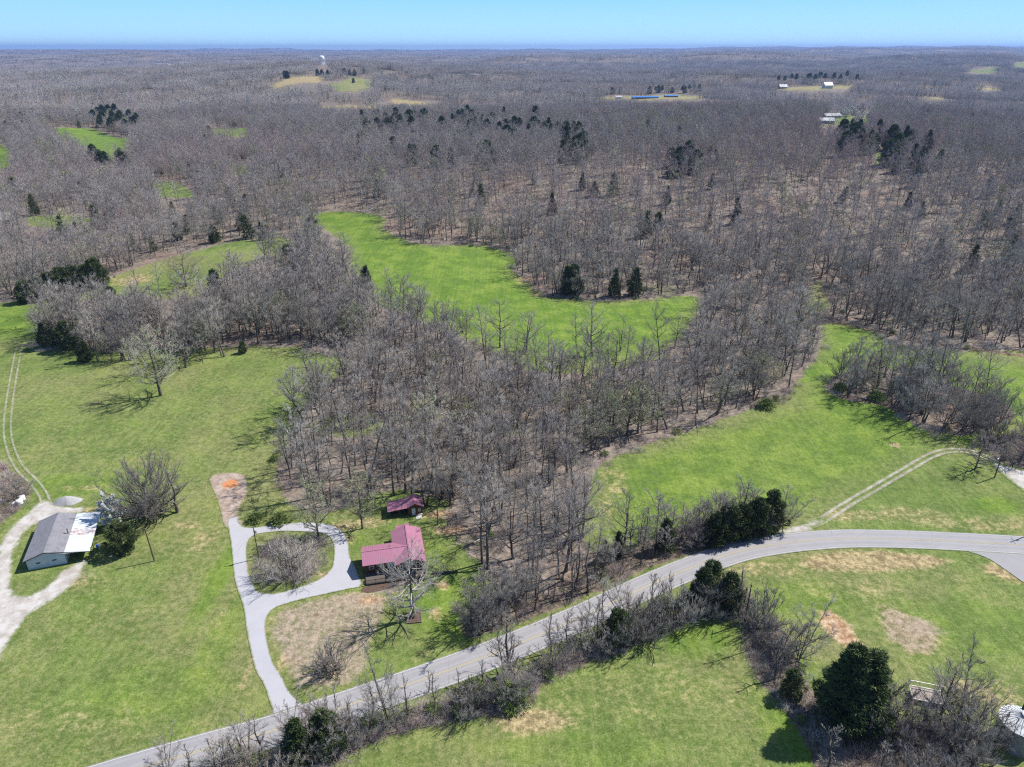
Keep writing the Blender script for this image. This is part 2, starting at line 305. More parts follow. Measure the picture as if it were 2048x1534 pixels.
cc = t.mix(t.step(ns, .35, .65), (.34, .19, .10), (.50, .38, .26)); cf = t.step(t.m('ADD', clay, t.m('ADD', t.m('MULTIPLY', t.m('SUBTRACT', ns, .5), .9), t.m('MULTIPLY', t.m('SUBTRACT', nm, .5), .9))), .34, .8)
col = t.mix(cf, col, cc)
gr = t.m('ADD', .74, t.m('MULTIPLY', t.step(nf, .34, .66), .42)); gr = t.m('MULTIPLY', gr, t.m('ADD', .80, t.m('MULTIPLY', t.step(ns, .34, .66), .34)))
col = t.mix(1.0, col, t.n('ShaderNodeCombineColor', i_0=gr, i_1=gr, i_2=gr).outputs[0], 'MULTIPLY')
gg.links.new(col, gout.inputs[0]); gg.links.new(t.m('ADD', ns, t.m('MULTIPLY', nf, .4)), gout.inputs[1])
def ground_node(t):
    g = t.t.nodes.new('ShaderNodeGroup'); g.node_tree = gg; return g
M = {}
m, t, b = newmat('ground'); g = ground_node(t); setc(t, b, g.outputs[0])
bp = t.n('ShaderNodeBump', i_Strength=.55, i_Distance=.35, i_Height=g.outputs[1]); t.t.links.new(bp.outputs[0], b.inputs['Normal'])
b.inputs['Specular IOR Level'].default_value = .1; M['ground'] = m
def edge_mat(name, build, soft=(.0, .6), nscale=.9, namp=1.3):
    """surface whose ragged edge gives way to the ground cover; attribute edge = metres inside the outline"""
    m, t, b = newmat(name); g = ground_node(t); p = t.n('ShaderNodeNewGeometry').outputs['Position']
    e = t.n('ShaderNodeAttribute', attribute_name='edge').outputs['Fac']
    c, rough = build(t, p, e, g.outputs[0])
    n = t.noise(p, nscale, 7, .7)
    f = t.step(t.m('ADD', e, t.m('MULTIPLY', t.m('SUBTRACT', n, .5), namp)), soft[0], soft[1])
    setc(t, b, t.mix(f, g.outputs[0], c)); b.inputs['Roughness'].default_value = rough
    bp = t.n('ShaderNodeBump', i_Strength=.3, i_Distance=.08, i_Height=t.noise(p, 5, 5, .7)); t.t.links.new(bp.outputs[0], b.inputs['Normal'])
    return m
def asphalt(t, p, e, g):
    u = t.n('ShaderNodeAttribute', attribute_name='across').outputs['Fac']
    c = t.mix(t.noise(p, .25, 6, .6), (.255, .25, .265), (.34, .335, .355))
    c = t.mix(t.m('MULTIPLY', t.step(t.noise(p, 9, 3, .8), .4, .7), .35), c, (.24, .235, .24))
    tr = t.m('ABSOLUTE', t.m('SUBTRACT', t.m('ABSOLUTE', u), 1.7)); tr = t.m('ABSOLUTE', t.m('SUBTRACT', tr, .85))
    c = t.mix(t.m('MULTIPLY', t.step(tr, .45, .05), .35), c, (.38, .375, .395))
    v = t.n('ShaderNodeTexVoronoi', feature='DISTANCE_TO_EDGE', i_Vector=p, i_Scale=.14); 
    c = t.mix(t.m('MULTIPLY', t.step(v.outputs['Distance'], .006, .0), .5), c, (.12, .12, .12))
    return c, .75
M['asphalt'] = edge_mat('asphalt', asphalt, (.0, .25), 1.5, .5)
def drv(t, p, e, g):
    c = t.mix(t.noise(p, .3, 6, .6), (.36, .36, .395), (.46, .46, .505))
    c = t.mix(t.m('MULTIPLY', t.step(t.noise(p, 7, 3, .8), .45, .7), .4), c, (.30, .30, .31))
    c = t.mix(t.m('MULTIPLY', t.step(t.noise(p, .6, 6, .7), .58, .7), .5), c, (.33, .31, .29))
    return c, .85
M['driveway'] = edge_mat('pale_chip_driveway', drv, (.0, .45), 1.4, .8)
def grv(t, p, e, g):
    c = t.mix(t.step(t.noise(p, .35, 6, .65), .35, .65), (.36, .33, .30), (.53, .51, .50))
    c = t.mix(t.m('MULTIPLY', t.step(t.noise(p, 4, 5, .8), .45, .7), .5), c, (.27, .25, .23))
    c = t.mix(t.m('MULTIPLY', t.step(t.noise(p, .5, 8, .75), .60, .70), .8), c, g)
    return c, .95
M['gravel'] = edge_mat('limestone_gravel', grv, (.1, 1.5), .6, 3.4)
def rutc(t, p, e, g):
    c = t.mix(t.step(t.noise(p, .35, 6, .65), .35, .65), (.28, .25, .21), (.42, .39, .35))
    return t.mix(t.m('MULTIPLY', t.step(t.noise(p, .9, 8, .75), .46, .66), .85), c, g), .95
M['rut'] = edge_mat('worn_wheel_track', rutc, (.0, .55), .8, .9)
def mark(name, col):
    m, t, b = newmat(name); p = t.n('ShaderNodeNewGeometry').outputs['Position']
    setc(t, b, t.mix(t.step(t.noise(p, 3, 6, .8), .45, .7), col, (.37, .36, .37))); return m
M['yellow'] = mark('worn_yellow_paint', (.52, .43, .19)); M['white'] = mark('worn_white_paint', (.66, .66, .66))
def bark(name, a, c, v=.35):
    m, t, b = newmat(name); p = t.n('ShaderNodeTexCoord').outputs['Object']; ri = t.n('ShaderNodeObjectInfo').outputs['Random']
    col = t.mix(t.noise(t.n('ShaderNodeMapping', i_Vector=p, i_Scale=(1, 1, .25)).outputs[0], 4, 5, .7), a, c)
    k = t.m('ADD', 1 - v / 2, t.m('MULTIPLY', ri, v)); setc(t, b, t.mix(1., col, t.n('ShaderNodeCombineColor', i_0=k, i_1=t.m('MULTIPLY', k, t.m('ADD', .97, t.m('MULTIPLY', t.m('FRACT', t.m('MULTIPLY', ri, 7.3)), .05))), i_2=k).outputs[0], 'MULTIPLY'))
    return m
M['bark'] = bark('grey_brown_bark', (.065, .055, .047), (.16, .14, .122))
M['twig'] = bark('grey_twigs', (.36, .325, .295), (.51, .475, .435), .6)
M['twig_far'] = bark('grey_twigs_distant', (.32, .29, .27), (.46, .43, .405), .6)
M['pale_bark'] = bark('pale_sycamore_bark', (.26, .24, .22), (.50, .48, .45), .1)
M['bud'] = bark('opening_pale_green_buds', (.28, .31, .15), (.42, .44, .24), .2)
M['blossom'] = bark('white_blossom', (.62, .62, .58), (.85, .85, .80), .1)
M['bright_bud'] = bark('bright_yellow_green_leaf', (.30, .42, .04), (.48, .58, .08), .1)
M['red_bud'] = bark('reddish_maple_twigs', (.34, .275, .265), (.46, .385, .37), .3)
def needles(name, a, c, d):
    m, t, b = newmat(name); p = t.n('ShaderNodeTexCoord').outputs['Object']; ri = t.n('ShaderNodeObjectInfo').outputs['Random']
    col = t.mix(t.step(t.noise(p, .9, 4, .7), .38, .62), a, c); col = t.mix(t.m('MULTIPLY', t.step(t.noise(p, 2.7, 4, .7), .55, .7), .7), col, d)
    k = t.m('ADD', .75, t.m('MULTIPLY', ri, .5)); setc(t, b, t.mix(1., col, t.n('ShaderNodeCombineColor', i_0=k, i_1=k, i_2=k).outputs[0], 'MULTIPLY')); return m
M['cedar'] = needles('dark_cedar_needles', (.055, .080, .032), (.10, .135, .05), (.17, .165, .08))
M['green_shrub'] = needles('fresh_green_shrub_leaf', (.12, .17, .05), (.20, .27, .07), (.26, .28, .12))
# ------------------------------------------------------------------ mesh building
class MB:
    def __init__(s): s.v = []; s.f = []; s.mi = []; s.k = 0
    def add(s, v, f, mi=0):
        o = len(s.v); s.v += [tuple(q) for q in v]; s.f += [tuple(i + o for i in q) for q in f]; s.mi += [mi] * len(f)
    def box(s, c, d, mi=0, mat=None):
        x, y, z = d[0] / 2, d[1] / 2, d[2] / 2
        v = [Vector((sx * x, sy * y, sz * z)) for sz in (-1, 1) for sy in (-1, 1) for sx in (-1, 1)]
        if mat: v = [mat @ q for q in v]
        v = [q + Vector(c) for q in v]
        s.add(v, [(0, 2, 3, 1), (4, 5, 7, 6), (0, 1, 5, 4), (2, 6, 7, 3), (0, 4, 6, 2), (1, 3, 7, 5)], mi)
    def bx(s, x0, x1, y0, y1, z0, z1, mi=0): s.box(((x0 + x1) / 2, (y0 + y1) / 2, (z0 + z1) / 2), (x1 - x0, y1 - y0, z1 - z0), mi)
    def tube(s, pts, rad, n=4, mi=0, cap=False):
        P = [np.asarray(p, float) for p in pts]; o = len(s.v); tip = rad[-1] <= 0.0
        for i, p in enumerate(P):
            d = P[min(i + 1, len(P) - 1)] - P[max(i - 1, 0)]; d = d / (np.linalg.norm(d) + 1e-9)
            a = np.cross(d, (0, 0, 1) if abs(d[2]) < .9 else (1, 0, 0)); a /= np.linalg.norm(a); b = np.cross(d, a)
            if tip and i == len(P) - 1: s.v.append(tuple(p)); break
            for k in range(n):
                th = 2 * math.pi * k / n; s.v.append(tuple(p + rad[i] * (a * math.cos(th) + b * math.sin(th))))
        for i in range(len(P) - 1):
            for k in range(n):
                q = o + i * n; k2 = (k + 1) % n
                if tip and i == len(P) - 2: s.f.append((q + k, q + k2, o + (i + 1) * n))
                else: s.f.append((q + k, q + k2, q + n + k2, q + n + k))
                s.mi.append(mi)
        if cap and not tip:
            s.f.append(tuple(o + (len(P) - 1) * n + k for k in range(n))); s.mi.append(mi)
            s.f.append(tuple(o + n - 1 - k for k in range(n))); s.mi.append(mi)
    def lathe(s, prof, n=24, mi=0, c=(0, 0, 0)):
        o = len(s.v)
        for r, z in prof:
            for k in range(n):
                th = 2 * math.pi * k / n; s.v.append((c[0] + r * math.cos(th), c[1] + r * math.sin(th), c[2] + z))
        for i in range(len(prof) - 1):
            for k in range(n):
                q = o + i * n; k2 = (k + 1) % n; s.f.append((q + k, q + k2, q + n + k2, q + n + k)); s.mi.append(mi)
    def mesh(s, name, mats, smooth=False):
        me = bpy.data.meshes.new(name); me.from_pydata(s.v, [], s.f)
        for m_ in (mats if isinstance(mats, (list, tuple)) else [mats]): me.materials.append(m_)
        if len(me.materials) > 1: me.polygons.foreach_set('material_index', s.mi)
        if smooth: me.polygons.foreach_set('use_smooth', [True] * len(s.f))
        me.update(); return me
    def build(s, name, mats, parent=None, smooth=False):
        o = bpy.data.objects.new(name, s.mesh(name, mats, smooth)); COL.objects.link(o); o.parent = parent; return o
def thing(name, label, cat, loc=(0, 0, 0), rz=0, group=None):
    o = bpy.data.objects.new(name, None); COL.objects.link(o); o.empty_display_size = .5
    o.location = loc; o.rotation_euler = (0, 0, rz); o['label'] = label; o['category'] = cat
    if group: o['group'] = group
    return o
def tag(o, label, cat=None, group=None, kind=None):
    o['label'] = label
    if cat: o['category'] = cat
    if group: o['group'] = group
    if kind: o['kind'] = kind
    return o
# ------------------------------------------------------------------ ground
def build_ground():
    az = np.concatenate([np.linspace(-180, -52, 40)[:-1], np.linspace(-52, -44, 12)[:-1], np.linspace(-44, 44, 400), np.linspace(44, 52, 12)[1:], np.linspace(52, 180, 40)[1:-1]])
    az = np.radians(az); rr = [2, 15, 30, 42, 50]
    while rr[-1] < 31000: rr.append(rr[-1] * (1.0075 if rr[-1] < 1200 else 1.012 if rr[-1] < 6000 else 1.03))
    rr = np.array(rr); nr, na = len(rr), len(az)
    X = np.outer(rr, np.sin(az)).ravel(); Y = np.outer(rr, np.cos(az)).ravel(); Z = hgt(X, Y)
    i = np.arange(nr - 1)[:, None] * na + np.arange(na)[None, :]; j = np.arange(nr - 1)[:, None] * na + (np.arange(na)[None, :] + 1) % na
    F = np.stack([i, j, j + na, i + na], -1).reshape(-1, 4)[:, ::-1]
    n = len(X); V = np.stack([X, Y, Z], 1)
    V = np.vstack([V, [[0, 0, float(hgt(0, 0))]]])
    tri = np.stack([np.arange(na), np.full(na, n), (np.arange(na) + 1) % na], 1)[:, ::-1]
    me = bpy.data.meshes.new('ground'); me.vertices.add(len(V)); me.vertices.foreach_set('co', V.ravel())
    nl = len(F) * 4 + len(tri) * 3; me.loops.add(nl); me.loops.foreach_set('vertex_index', np.concatenate([F.ravel(), tri.ravel()]))
    me.polygons.add(len(F) + len(tri))
    ls = np.concatenate([np.arange(len(F)) * 4, len(F) * 4 + np.arange(len(tri)) * 3]); me.polygons.foreach_set('loop_start', ls)
    me.update(calc_edges=True); me.validate(); me.polygons.foreach_set('use_smooth', [True] * len(me.polygons))
    paint(me, V); me.materials.append(M['ground'])
    o = bpy.data.objects.new('ground', me); COL.objects.link(o); tag(o, 'rolling ground of meadow grass and brown leaf litter', kind='structure'); return o
build_ground()
def drape(name, outline, holes, mat, lift, grid=2.0, label=None, kind='structure'):
    """sheet with an outline (and holes) laid on the ground"""
    V = [Vector(p) for p in outline]; E = [(i, (i + 1) % len(outline)) for i in range(len(outline))]
    for h in holes:
        o = len(V); V += [Vector(p) for p in h]; E += [(o + i, o + (i + 1) % len(h)) for i in range(len(h))]
    P = np.asarray(outline); gx, gy = np.meshgrid(np.arange(P[:, 0].min(), P[:, 0].max(), grid), np.arange(P[:, 1].min(), P[:, 1].max(), grid))
    gx = gx.ravel() + .13; gy = gy.ravel() + .07; s = sdf(outline, gx, gy)
    for h in holes: s = np.minimum(s, -sdf(h, gx, gy))
    k = s > .5; V += [Vector((a, b_)) for a, b_ in zip(gx[k], gy[k])]
    r = delaunay_2d_cdt([Vector((v[0], v[1])) for v in V], E, [], 0, 1e-4)
    xy = np.array([(v.x, v.y) for v in r[0]]); F = [f for f in r[2]]
    c = np.array([xy[list(f)].mean(0) for f in F]); s = sdf(outline, c[:, 0], c[:, 1])
    for h in holes: s = np.minimum(s, -sdf(h, c[:, 0], c[:, 1]))
    F = [f for f, q in zip(F, s) if q > 0]
    e = sdf(outline, xy[:, 0], xy[:, 1])
    for h in holes: e = np.minimum(e, -sdf(h, xy[:, 0], xy[:, 1]))
    z = hgt(xy[:, 0], xy[:, 1]) + lift
    me = bpy.data.meshes.new(name); me.from_pydata([(a, b_, q) for (a, b_), q in zip(xy, z)], [], F)
    n0 = me.polygons
    import bmesh
    bm = bmesh.new(); bm.from_mesh(me)
    for f in bm.faces:
        if f.normal.z < 0: f.normal_flip()
    bm.to_mesh(me); bm.free()
    at_ = me.attributes.new('edge', 'FLOAT', 'POINT'); at_.data.foreach_set('value', np.maximum(e, 0).astype(np.float32))
    paint(me, xy); me.materials.append(mat)
    o = bpy.data.objects.new(name, me); COL.objects.link(o); tag(o, label or name, kind=kind); return o
def ribbon(name, line, offs, lift, mats, mi=None, label=None, parent=None, kind='structure', edge=True):
    """strips along a centre line; offs = sorted offsets across, one face between each pair"""
    L = np.asarray(line); T = np.gradient(L, axis=0); T /= np.linalg.norm(T, axis=1)[:, None]; N = np.stack([-T[:, 1], T[:, 0]], 1)
    nO = len(offs); xy = (L[:, None, :] + N[:, None, :] * np.array(offs)[None, :, None]).reshape(-1, 2)
    z = hgt(xy[:, 0], xy[:, 1]) + np.tile(np.broadcast_to(lift, (nO,)), len(L))
    F = [(i * nO + j, (i + 1) * nO + j, (i + 1) * nO + j + 1, i * nO + j + 1) for i in range(len(L) - 1) for j in range(nO - 1)]
    me = bpy.data.meshes.new(name); me.from_pydata([(a, b_, q) for (a, b_), q in zip(xy, z)], [], F)
    me.polygons.foreach_set('use_smooth', [True] * len(F))
    if me.polygons[0].normal.z < 0: me.flip_normals()
    for m_ in mats: me.materials.append(m_)
    me.attributes.new('across', 'FLOAT', 'POINT'); me.attributes['across'].data.foreach_set('value', np.tile(np.array(offs, np.float32), len(L)))
    me.attributes.new('edge', 'FLOAT', 'POINT'); hw = max(abs(offs[0]), abs(offs[-1])); mid = (offs[0] + offs[-1]) / 2; hw = (offs[-1] - offs[0]) / 2
    endd = np.minimum(np.arange(len(L)), np.arange(len(L))[::-1]) * 1.0
    ev = np.minimum(hw - np.abs(np.tile(np.array(offs) - mid, len(L))), np.repeat(endd, nO) + 1.0); me.attributes['edge'].data.foreach_set('value', ev.astype(np.float32))
    paint(me, xy)
    o = bpy.data.objects.new(name, me); COL.objects.link(o); o.parent = parent
    if parent is None: tag(o, label or name, kind=kind)
    return o
ROAD = spline(poly([(-60, 1640), (130, 1583), (260, 1543), (405, 1501), (542, 1463), (713, 1405), (866, 1352), (1004, 1301), (1151, 1240), (1294, 1173), (1400, 1129), (1482, 1102), (1560, 1088), (1640, 1080), (1713, 1077), (1820, 1079), (1922, 1083.6), (2048, 1090.5), (2200, 1101), (2500, 1125)]), False, 1.5)
HWID = 3.75
road = ribbon('road', ROAD, [-HWID, -3.2, -1.7, 0, 1.7, 3.2, HWID], .09, [M['asphalt']], label='grey two lane country road curving past the cabin')
for nm_, off, mk in (('centre_line', (.09, .19), 'yellow'), ('centre_line', (-.19, -.09), 'yellow'), ('edge_line', (3.30, 3.39), 'white'), ('edge_line', (-3.39, -3.30), 'white')):
    o = ribbon(nm_, ROAD, off, .105, [M[mk]], parent=road); 
DRIVE = [(520, 1455), (545, 1425), (541, 1410), (528, 1371), (514, 1347), (505, 1320), (493, 1261), (486, 1213), (469, 1158), (462, 1090), (455, 1045), (462, 1034), (474, 1033), (482, 1050), (500, 1055), (548, 1050), (599, 1045), (650, 1047), (676, 1056), (692, 1072), (698, 1092), (700, 1112), (712, 1135), (720, 1157), (728, 1172), (700, 1178), (640, 1191), (582, 1205), (548, 1218), (534, 1236), (532, 1261), (544, 1319), (562, 1350), (583, 1388), (620, 1424), (600, 1445)]
ISL = [(510, 1070), (496, 1085), (494, 1103), (497, 1141), (507, 1168), (517, 1183), (548, 1187), (582, 1179), (633, 1161), (660, 1141), (667, 1117), (667, 1090), (657, 1073), (640, 1066), (582, 1063), (548, 1064)]
drape('driveway', spline(poly(DRIVE), True, .7), [spline(poly(ISL), True, .7)], M['driveway'], .075, 1.5, 'pale chip driveway looping round a planted island')
GRAV = [(84, 1000), (98, 1000), (115, 1008), (145, 1012), (172, 1013), (176, 1020), (150, 1029), (118, 1034), (90, 1042), (65, 1054), (47, 1072), (35, 1097), (28, 1130), (27, 1165), (33, 1188), (60, 1188), (95, 1168), (125, 1140), (155, 1122), (180, 1119), (172, 1135), (150, 1168), (110, 1200), (65, 1228), (35, 1264), (12, 1304), (-20, 1355), (-140, 1470), (-200, 1400), (-70, 1290), (-22, 1200), (-14, 1130), (-4, 1090), (16, 1058), (46, 1032), (66, 1012)]
drape('gravel_lane', spline(poly(GRAV), True, .8), [], M['gravel'], .06, 1.5, 'pale gravel lane curving around the metal roofed barn')
def track(name, pts, label, w=.85, gap=.95):
    L = spline(poly(pts), False, 1.5)
    o = ribbon(name, L, [-gap - w, -gap - w / 2, -gap], .06, [M['rut']], label=label)
    o2 = ribbon('wheel_rut', L, [gap, gap + w / 2, gap + w], .06, [M['rut']], parent=o)
    return o
track('farm_track', [(92, 1006), (84, 985), (66, 962), (42, 938), (24, 905), (15, 865), (17, 820), (25, 765), (36, 705), (42, 690)], 'two wheel ruts of a farm track running up the left meadow', .9, .5)
track('field_track', [(1590, 1058), (1640, 1042), (1700, 1005), (1760, 970), (1820, 935), (1860, 912), (1900, 901), (1950, 905), (1992, 925), (2020, 938)], 'worn stone track climbing from the road bend past the green field', 1.35, .22)
drape('track_apron', spline(poly([(1560, 1058), (1600, 1047), (1640, 1035), (1655, 1042), (1625, 1058), (1640, 1064), (1560, 1071)]), True, .7), [], M['gravel'], .062, 1.5, 'stony apron where the field track meets the road')
def mudc(t, p, e, g): return t.mix(t.step(t.noise(p, .6, 6, .7), .4, .6), (.10, .07, .045), (.30, .20, .13)), .35
ribbon('creek', spline(poly([(1590, 628), (1640, 640), (1700, 651), (1780, 668), (1850, 684), (1950, 699), (2060, 713), (2160, 724)]), False, 2), [-1.6, -.8, 0, .8, 1.6], .05, [edge_mat('creek_mud', mudc, (.0, .5), .7, 1.0)], label='narrow muddy creek under the hillside wood on the right')
drape('gravel_yard', spline(poly([(1975, 918), (2010, 930), (2048, 940), (2130, 965), (2130, 1050), (2048, 984), (2005, 950)]), True, .8), [], M['gravel'], .066, 1.5, 'pale gravel yard at the end of the field track')
drape('side_road', spline(poly([(1890, 1094), (1950, 1096), (2150, 1108), (2200, 1240), (2110, 1205), (2048, 1166), (2008, 1138), (1975, 1117), (1935, 1103)]), True, .8), [], M['asphalt'], .082, 1.5, 'grey side road turning off the bend')
def padc(t, p, e, g):
    c = t.mix(t.step(t.noise(p, .5, 7, .7), .35, .65), (.27, .20, .165), (.43, .36, .31)); c = t.mix(t.m('MULTIPLY', t.step(t.noise(p, 3, 6, .8), .5, .68), .6), c, (.20, .13, .09))
    q = at(460, 968); d = t.n('ShaderNodeVectorMath', operation='DISTANCE'); t.t.links.new(p, d.inputs[0]); d.inputs[1].default_value = q
    return t.mix(t.step(t.m('ADD', d.outputs['Value'], t.m('MULTIPLY', t.noise(p, .5, 8, .8), 3.4)), 4.6, 3.2), c, (.50, .22, .10)), .95
drape('dirt_pad', spline(poly([(419, 954), (452, 945), (488, 950), (496, 982), (482, 1010), (478, 1032), (488, 1050), (466, 1062), (450, 1055), (444, 1035), (434, 1000), (424, 975)]), True, .8), [], edge_mat('dirt_pad', padc, (.0, .8), .8, 1.4), .066, 1.2, 'pinkish dirt pad with an orange clay heap at the end of the driveway')
# ------------------------------------------------------------------ trees
def unit(v): return v / (np.linalg.norm(v) + 1e-9)
def rvec(r): return unit(np.array([r.gauss(0, 1), r.gauss(0, 1), r.gauss(0, 1)]))
def limb(r, p0, p1, k, bow, wob):
    p0 = np.array(p0, float); p1 = np.array(p1, float); L = np.linalg.norm(p1 - p0); out = []
    hor = np.array([(p1 - p0)[0], (p1 - p0)[1], 0]); side = np.cross(unit(hor + 1e-6), (0, 0, 1)) * r.gauss(0, wob) * L
    for i in range(k + 1):
        t_ = i / k; q = p0 + (p1 - p0) * t_ + np.array([0, 0, -1]) * bow * L * 4 * t_ * (1 - t_) * .25 + side * math.sin(t_ * math.pi) + (rvec(r) * wob * L * .25 if 0 < i < k else 0)
        out.append(q)
    return out
def kids(r, mb, pts, r0, n, length, depth, cfg, mi):
    """children along a limb; cfg[depth] = (number, relative length, radius, segments, sides)"""
    seg = len(pts) - 1
    for i in range(n):
        t_ = .22 + .78 * (i + r.random()) / n; f = min(t_ * seg, seg - 1e-3); a = int(f); p = pts[a] + (pts[a + 1] - pts[a]) * (f - a)
        d0 = unit(pts[a + 1] - pts[a]); d = unit(d0 * (.75 + .5 * t_) + rvec(r) * .85 + np.array([0, 0, cfg['up']]))
        L = length * (1.15 - .6 * t_) * r.uniform(.65, 1.25); rad = max(r0 * (1 - .75 * t_) * .55, cfg['rmin'][depth])
        k = cfg['seg'][depth]; q = [p]
        for _ in range(k): d = unit(d + rvec(r) * .22 + np.array([0, 0, cfg['up'] * .35])); q.append(q[-1] + d * L / k)
        rr_ = [rad * (1 - j / k * .8) for j in range(k + 1)]
        if depth == len(cfg['n']) - 1: rr_[-1] = 0.0
        mb.tube(q, rr_, 3, mi if depth < len(cfg['n']) - 1 - cfg.get('leafdepth', -9) else cfg['leafmi'])
        if depth + 1 < len(cfg['n']): kids(r, mb, q, rad, cfg['n'][depth + 1], L * cfg['rel'], depth + 1, cfg, 1)
def gen_tree(seed, H=18, cb=.45, W=4, n1=12, n=(6, 6, 5), up=.25, tr=.22, rtw=.010, top=.9, lean=0, stems=1, lvl=3, bow=.5, rel=.55, crook=.03, attach=(.5, 1.1), kl=.5):
    r = random.Random(seed); tk = MB(); cr = MB()
    cfg = dict(n=n, seg=[3, 2, 1][:len(n)] if len(n) > 1 else [2], up=up, rmin=[.035, .018, rtw][-len(n):] if len(n) > 1 else [rtw], rel=rel, leafmi=1)
    for s in range(stems):
        base = np.array([r.gauss(0, .4 * (stems > 1)), r.gauss(0, .4 * (stems > 1)), -.3]); h = H * top * (1 if stems == 1 else r.uniform(.6, 1)); la = r.uniform(0, 6.28)
        lx, ly = (lean * math.cos(la), lean * math.sin(la)) if stems == 1 else (.13 * (-1) ** s, r.gauss(0, .08)) if stems == 2 else (r.gauss(0, .28), r.gauss(0, .28))
        k = 8; T = []
        wx = wy = 0
        for i in range(k + 1):
            t_ = i / k; wx += r.gauss(0, crook * H / 8) * (i > 0); wy += r.gauss(0, crook * H / 8) * (i > 0)
            T.append(base + np.array([lx * h * t_ + wx, ly * h * t_ + wy, h * t_]))
        t0 = tr if stems == 1 else tr * (.7 if stems == 2 else .5)
        rad = [t0 * (1.35 if i == 0 else 1) * (1 - .88 * (i / k) ** .9) + .015 for i in range(k + 1)]
        tk.tube(T, rad, 7 if lvl >= 3 else 4)
        m1 = max(3, n1 // stems)
        for i in range(m1):
            v = (i + r.uniform(.1, .9)) / m1; ph = i * 2.4 + r.gauss(0, .35)
            R_ = W * max(.25, 1 - abs(2 * v - .85) ** 2.2) ** .6 * r.uniform(.7, 1.08)
            zt = H * (cb + v * (1 - cb)) * r.uniform(.95, 1.04)
            if stems > 1: zt *= h / H / top
            za = np.clip(zt - R_ * r.uniform(*attach), H * cb * .55, H * top * .97); fa = np.clip(za / h * k, .3, k - .01)
            if stems > 1: za = np.clip(za, .4, h * .95); fa = np.clip(za / h * k, .3, k - .01)
            a = int(fa); p = T[a] + (T[a + 1] - T[a]) * (fa - a); rb = rad[a] * .55
            e = np.array([p[0] + math.cos(ph) * R_, p[1] + math.sin(ph) * R_, max(zt, p[2] + .3)])
            L = limb(r, p, e, 5 if lvl >= 3 else 3, bow * .6, .05)
            kk = len(L) - 1; cr.tube(L, [rb * (1 - .85 * j / kk) + .012 for j in range(kk + 1)], 4 if lvl >= 3 else 3)
            kids(r, cr, L, rb, n[0], np.linalg.norm(e - p) * kl, 0, cfg, 0)
        kids(r, cr, T[-4:], rad[-4], n[0] + 2, H * .11, 0, cfg, 0)
    return tk, cr
def gen_cedar(seed, H=9, W=2.6, N=2600, cb=.04, shape='cone', sp=.5, tips=1):
    r = random.Random(seed); tk = MB(); cr = MB()
    tk.tube([(0, 0, -.2), (.05, .05, H * .5), (0, 0, H * .94)], [.03 * H * .55, .03 * H * .3, .01], 6)
    tp = [(0, 0, 1)] if tips == 1 else [(0, 0, 1), (W * .42, -W * .1, .93), (-W * .35, .2 * W, .8)][:tips]
    K = 46 if H < 12 else 90; Wk = W * (1 if tips == 1 else .78); cl = []
    for j in range(K):
        cx, cy, hf = tp[j % len(tp)]; v = (j + r.random()) / K; v = v if shape == 'ball' else v ** 1.25
        env = ((1 - v) ** .8 * (.45 + .55 * min(1, (v + .08) * 4.5))) if shape == 'cone' else math.sqrt(max(0, 1 - (2 * v - 1) ** 2)) ** .8 if shape == 'ball' else (1 - v) ** .5 * min(1, .45 + v * 2.6)
        ph = j * 2.4 + r.gauss(0, .4); q = env * Wk * r.uniform(.45, .98); z = H * hf * (cb + .04 + v * (.95 - cb))
        cl.append((np.array([cx + q * math.cos(ph), cy + q * math.sin(ph), z]), Wk * r.uniform(.13, .28) * (1.05 - .6 * v) + .10, ph))
        if j % 2: tk.tube([(cx * z / H, cy * z / H, z * .82), tuple(cl[-1][0])], [.05, .015], 3)
    for i in range(N):
        c_, rad, ph = cl[i % K]; d0 = rvec(r) * rad * np.array([1.25, 1.25, .8]); p = c_ + d0
        if p[2] < .1: continue
        o = unit(np.array([math.cos(ph), math.sin(ph), .7]) + unit(d0) * .9); s0 = sp * r.uniform(.45, 1.1)
        for _ in range(3):
            d = unit(o + rvec(r) * .6); sd = unit(np.cross(d, rvec(r))) * s0 * .19
            q = p + rvec(r) * s0 * .4; cr.add([q - sd, q + sd, q + d * s0 * 1.15], [(0, 1, 2)])
    return tk, cr
def leafy(mb, seed, n, size, mi, zmin):
    """small buds or blossoms along the crown's own twigs"""
    r = random.Random(seed); V = [v for v in mb.v if v[2] > zmin]
    for _ in range(n):
        p = np.array(r.choice(V)) + rvec(r) * .12; d = rvec(r) * size; s_ = unit(np.cross(d, rvec(r))) * size * .6
        mb.add([p - s_, p + s_, p + d], [(0, 1, 2)], mi)
PRO = {}
def proto(key, kind, tk, cr, tm, cm):
    PRO[key] = dict(t=tk.mesh('trunk', tm, True), c=cr.mesh('crown', cm), kind=kind, tk=tk, cr=cr, tm=tm, cm=cm)
BK = [M['bark'], M['twig']]
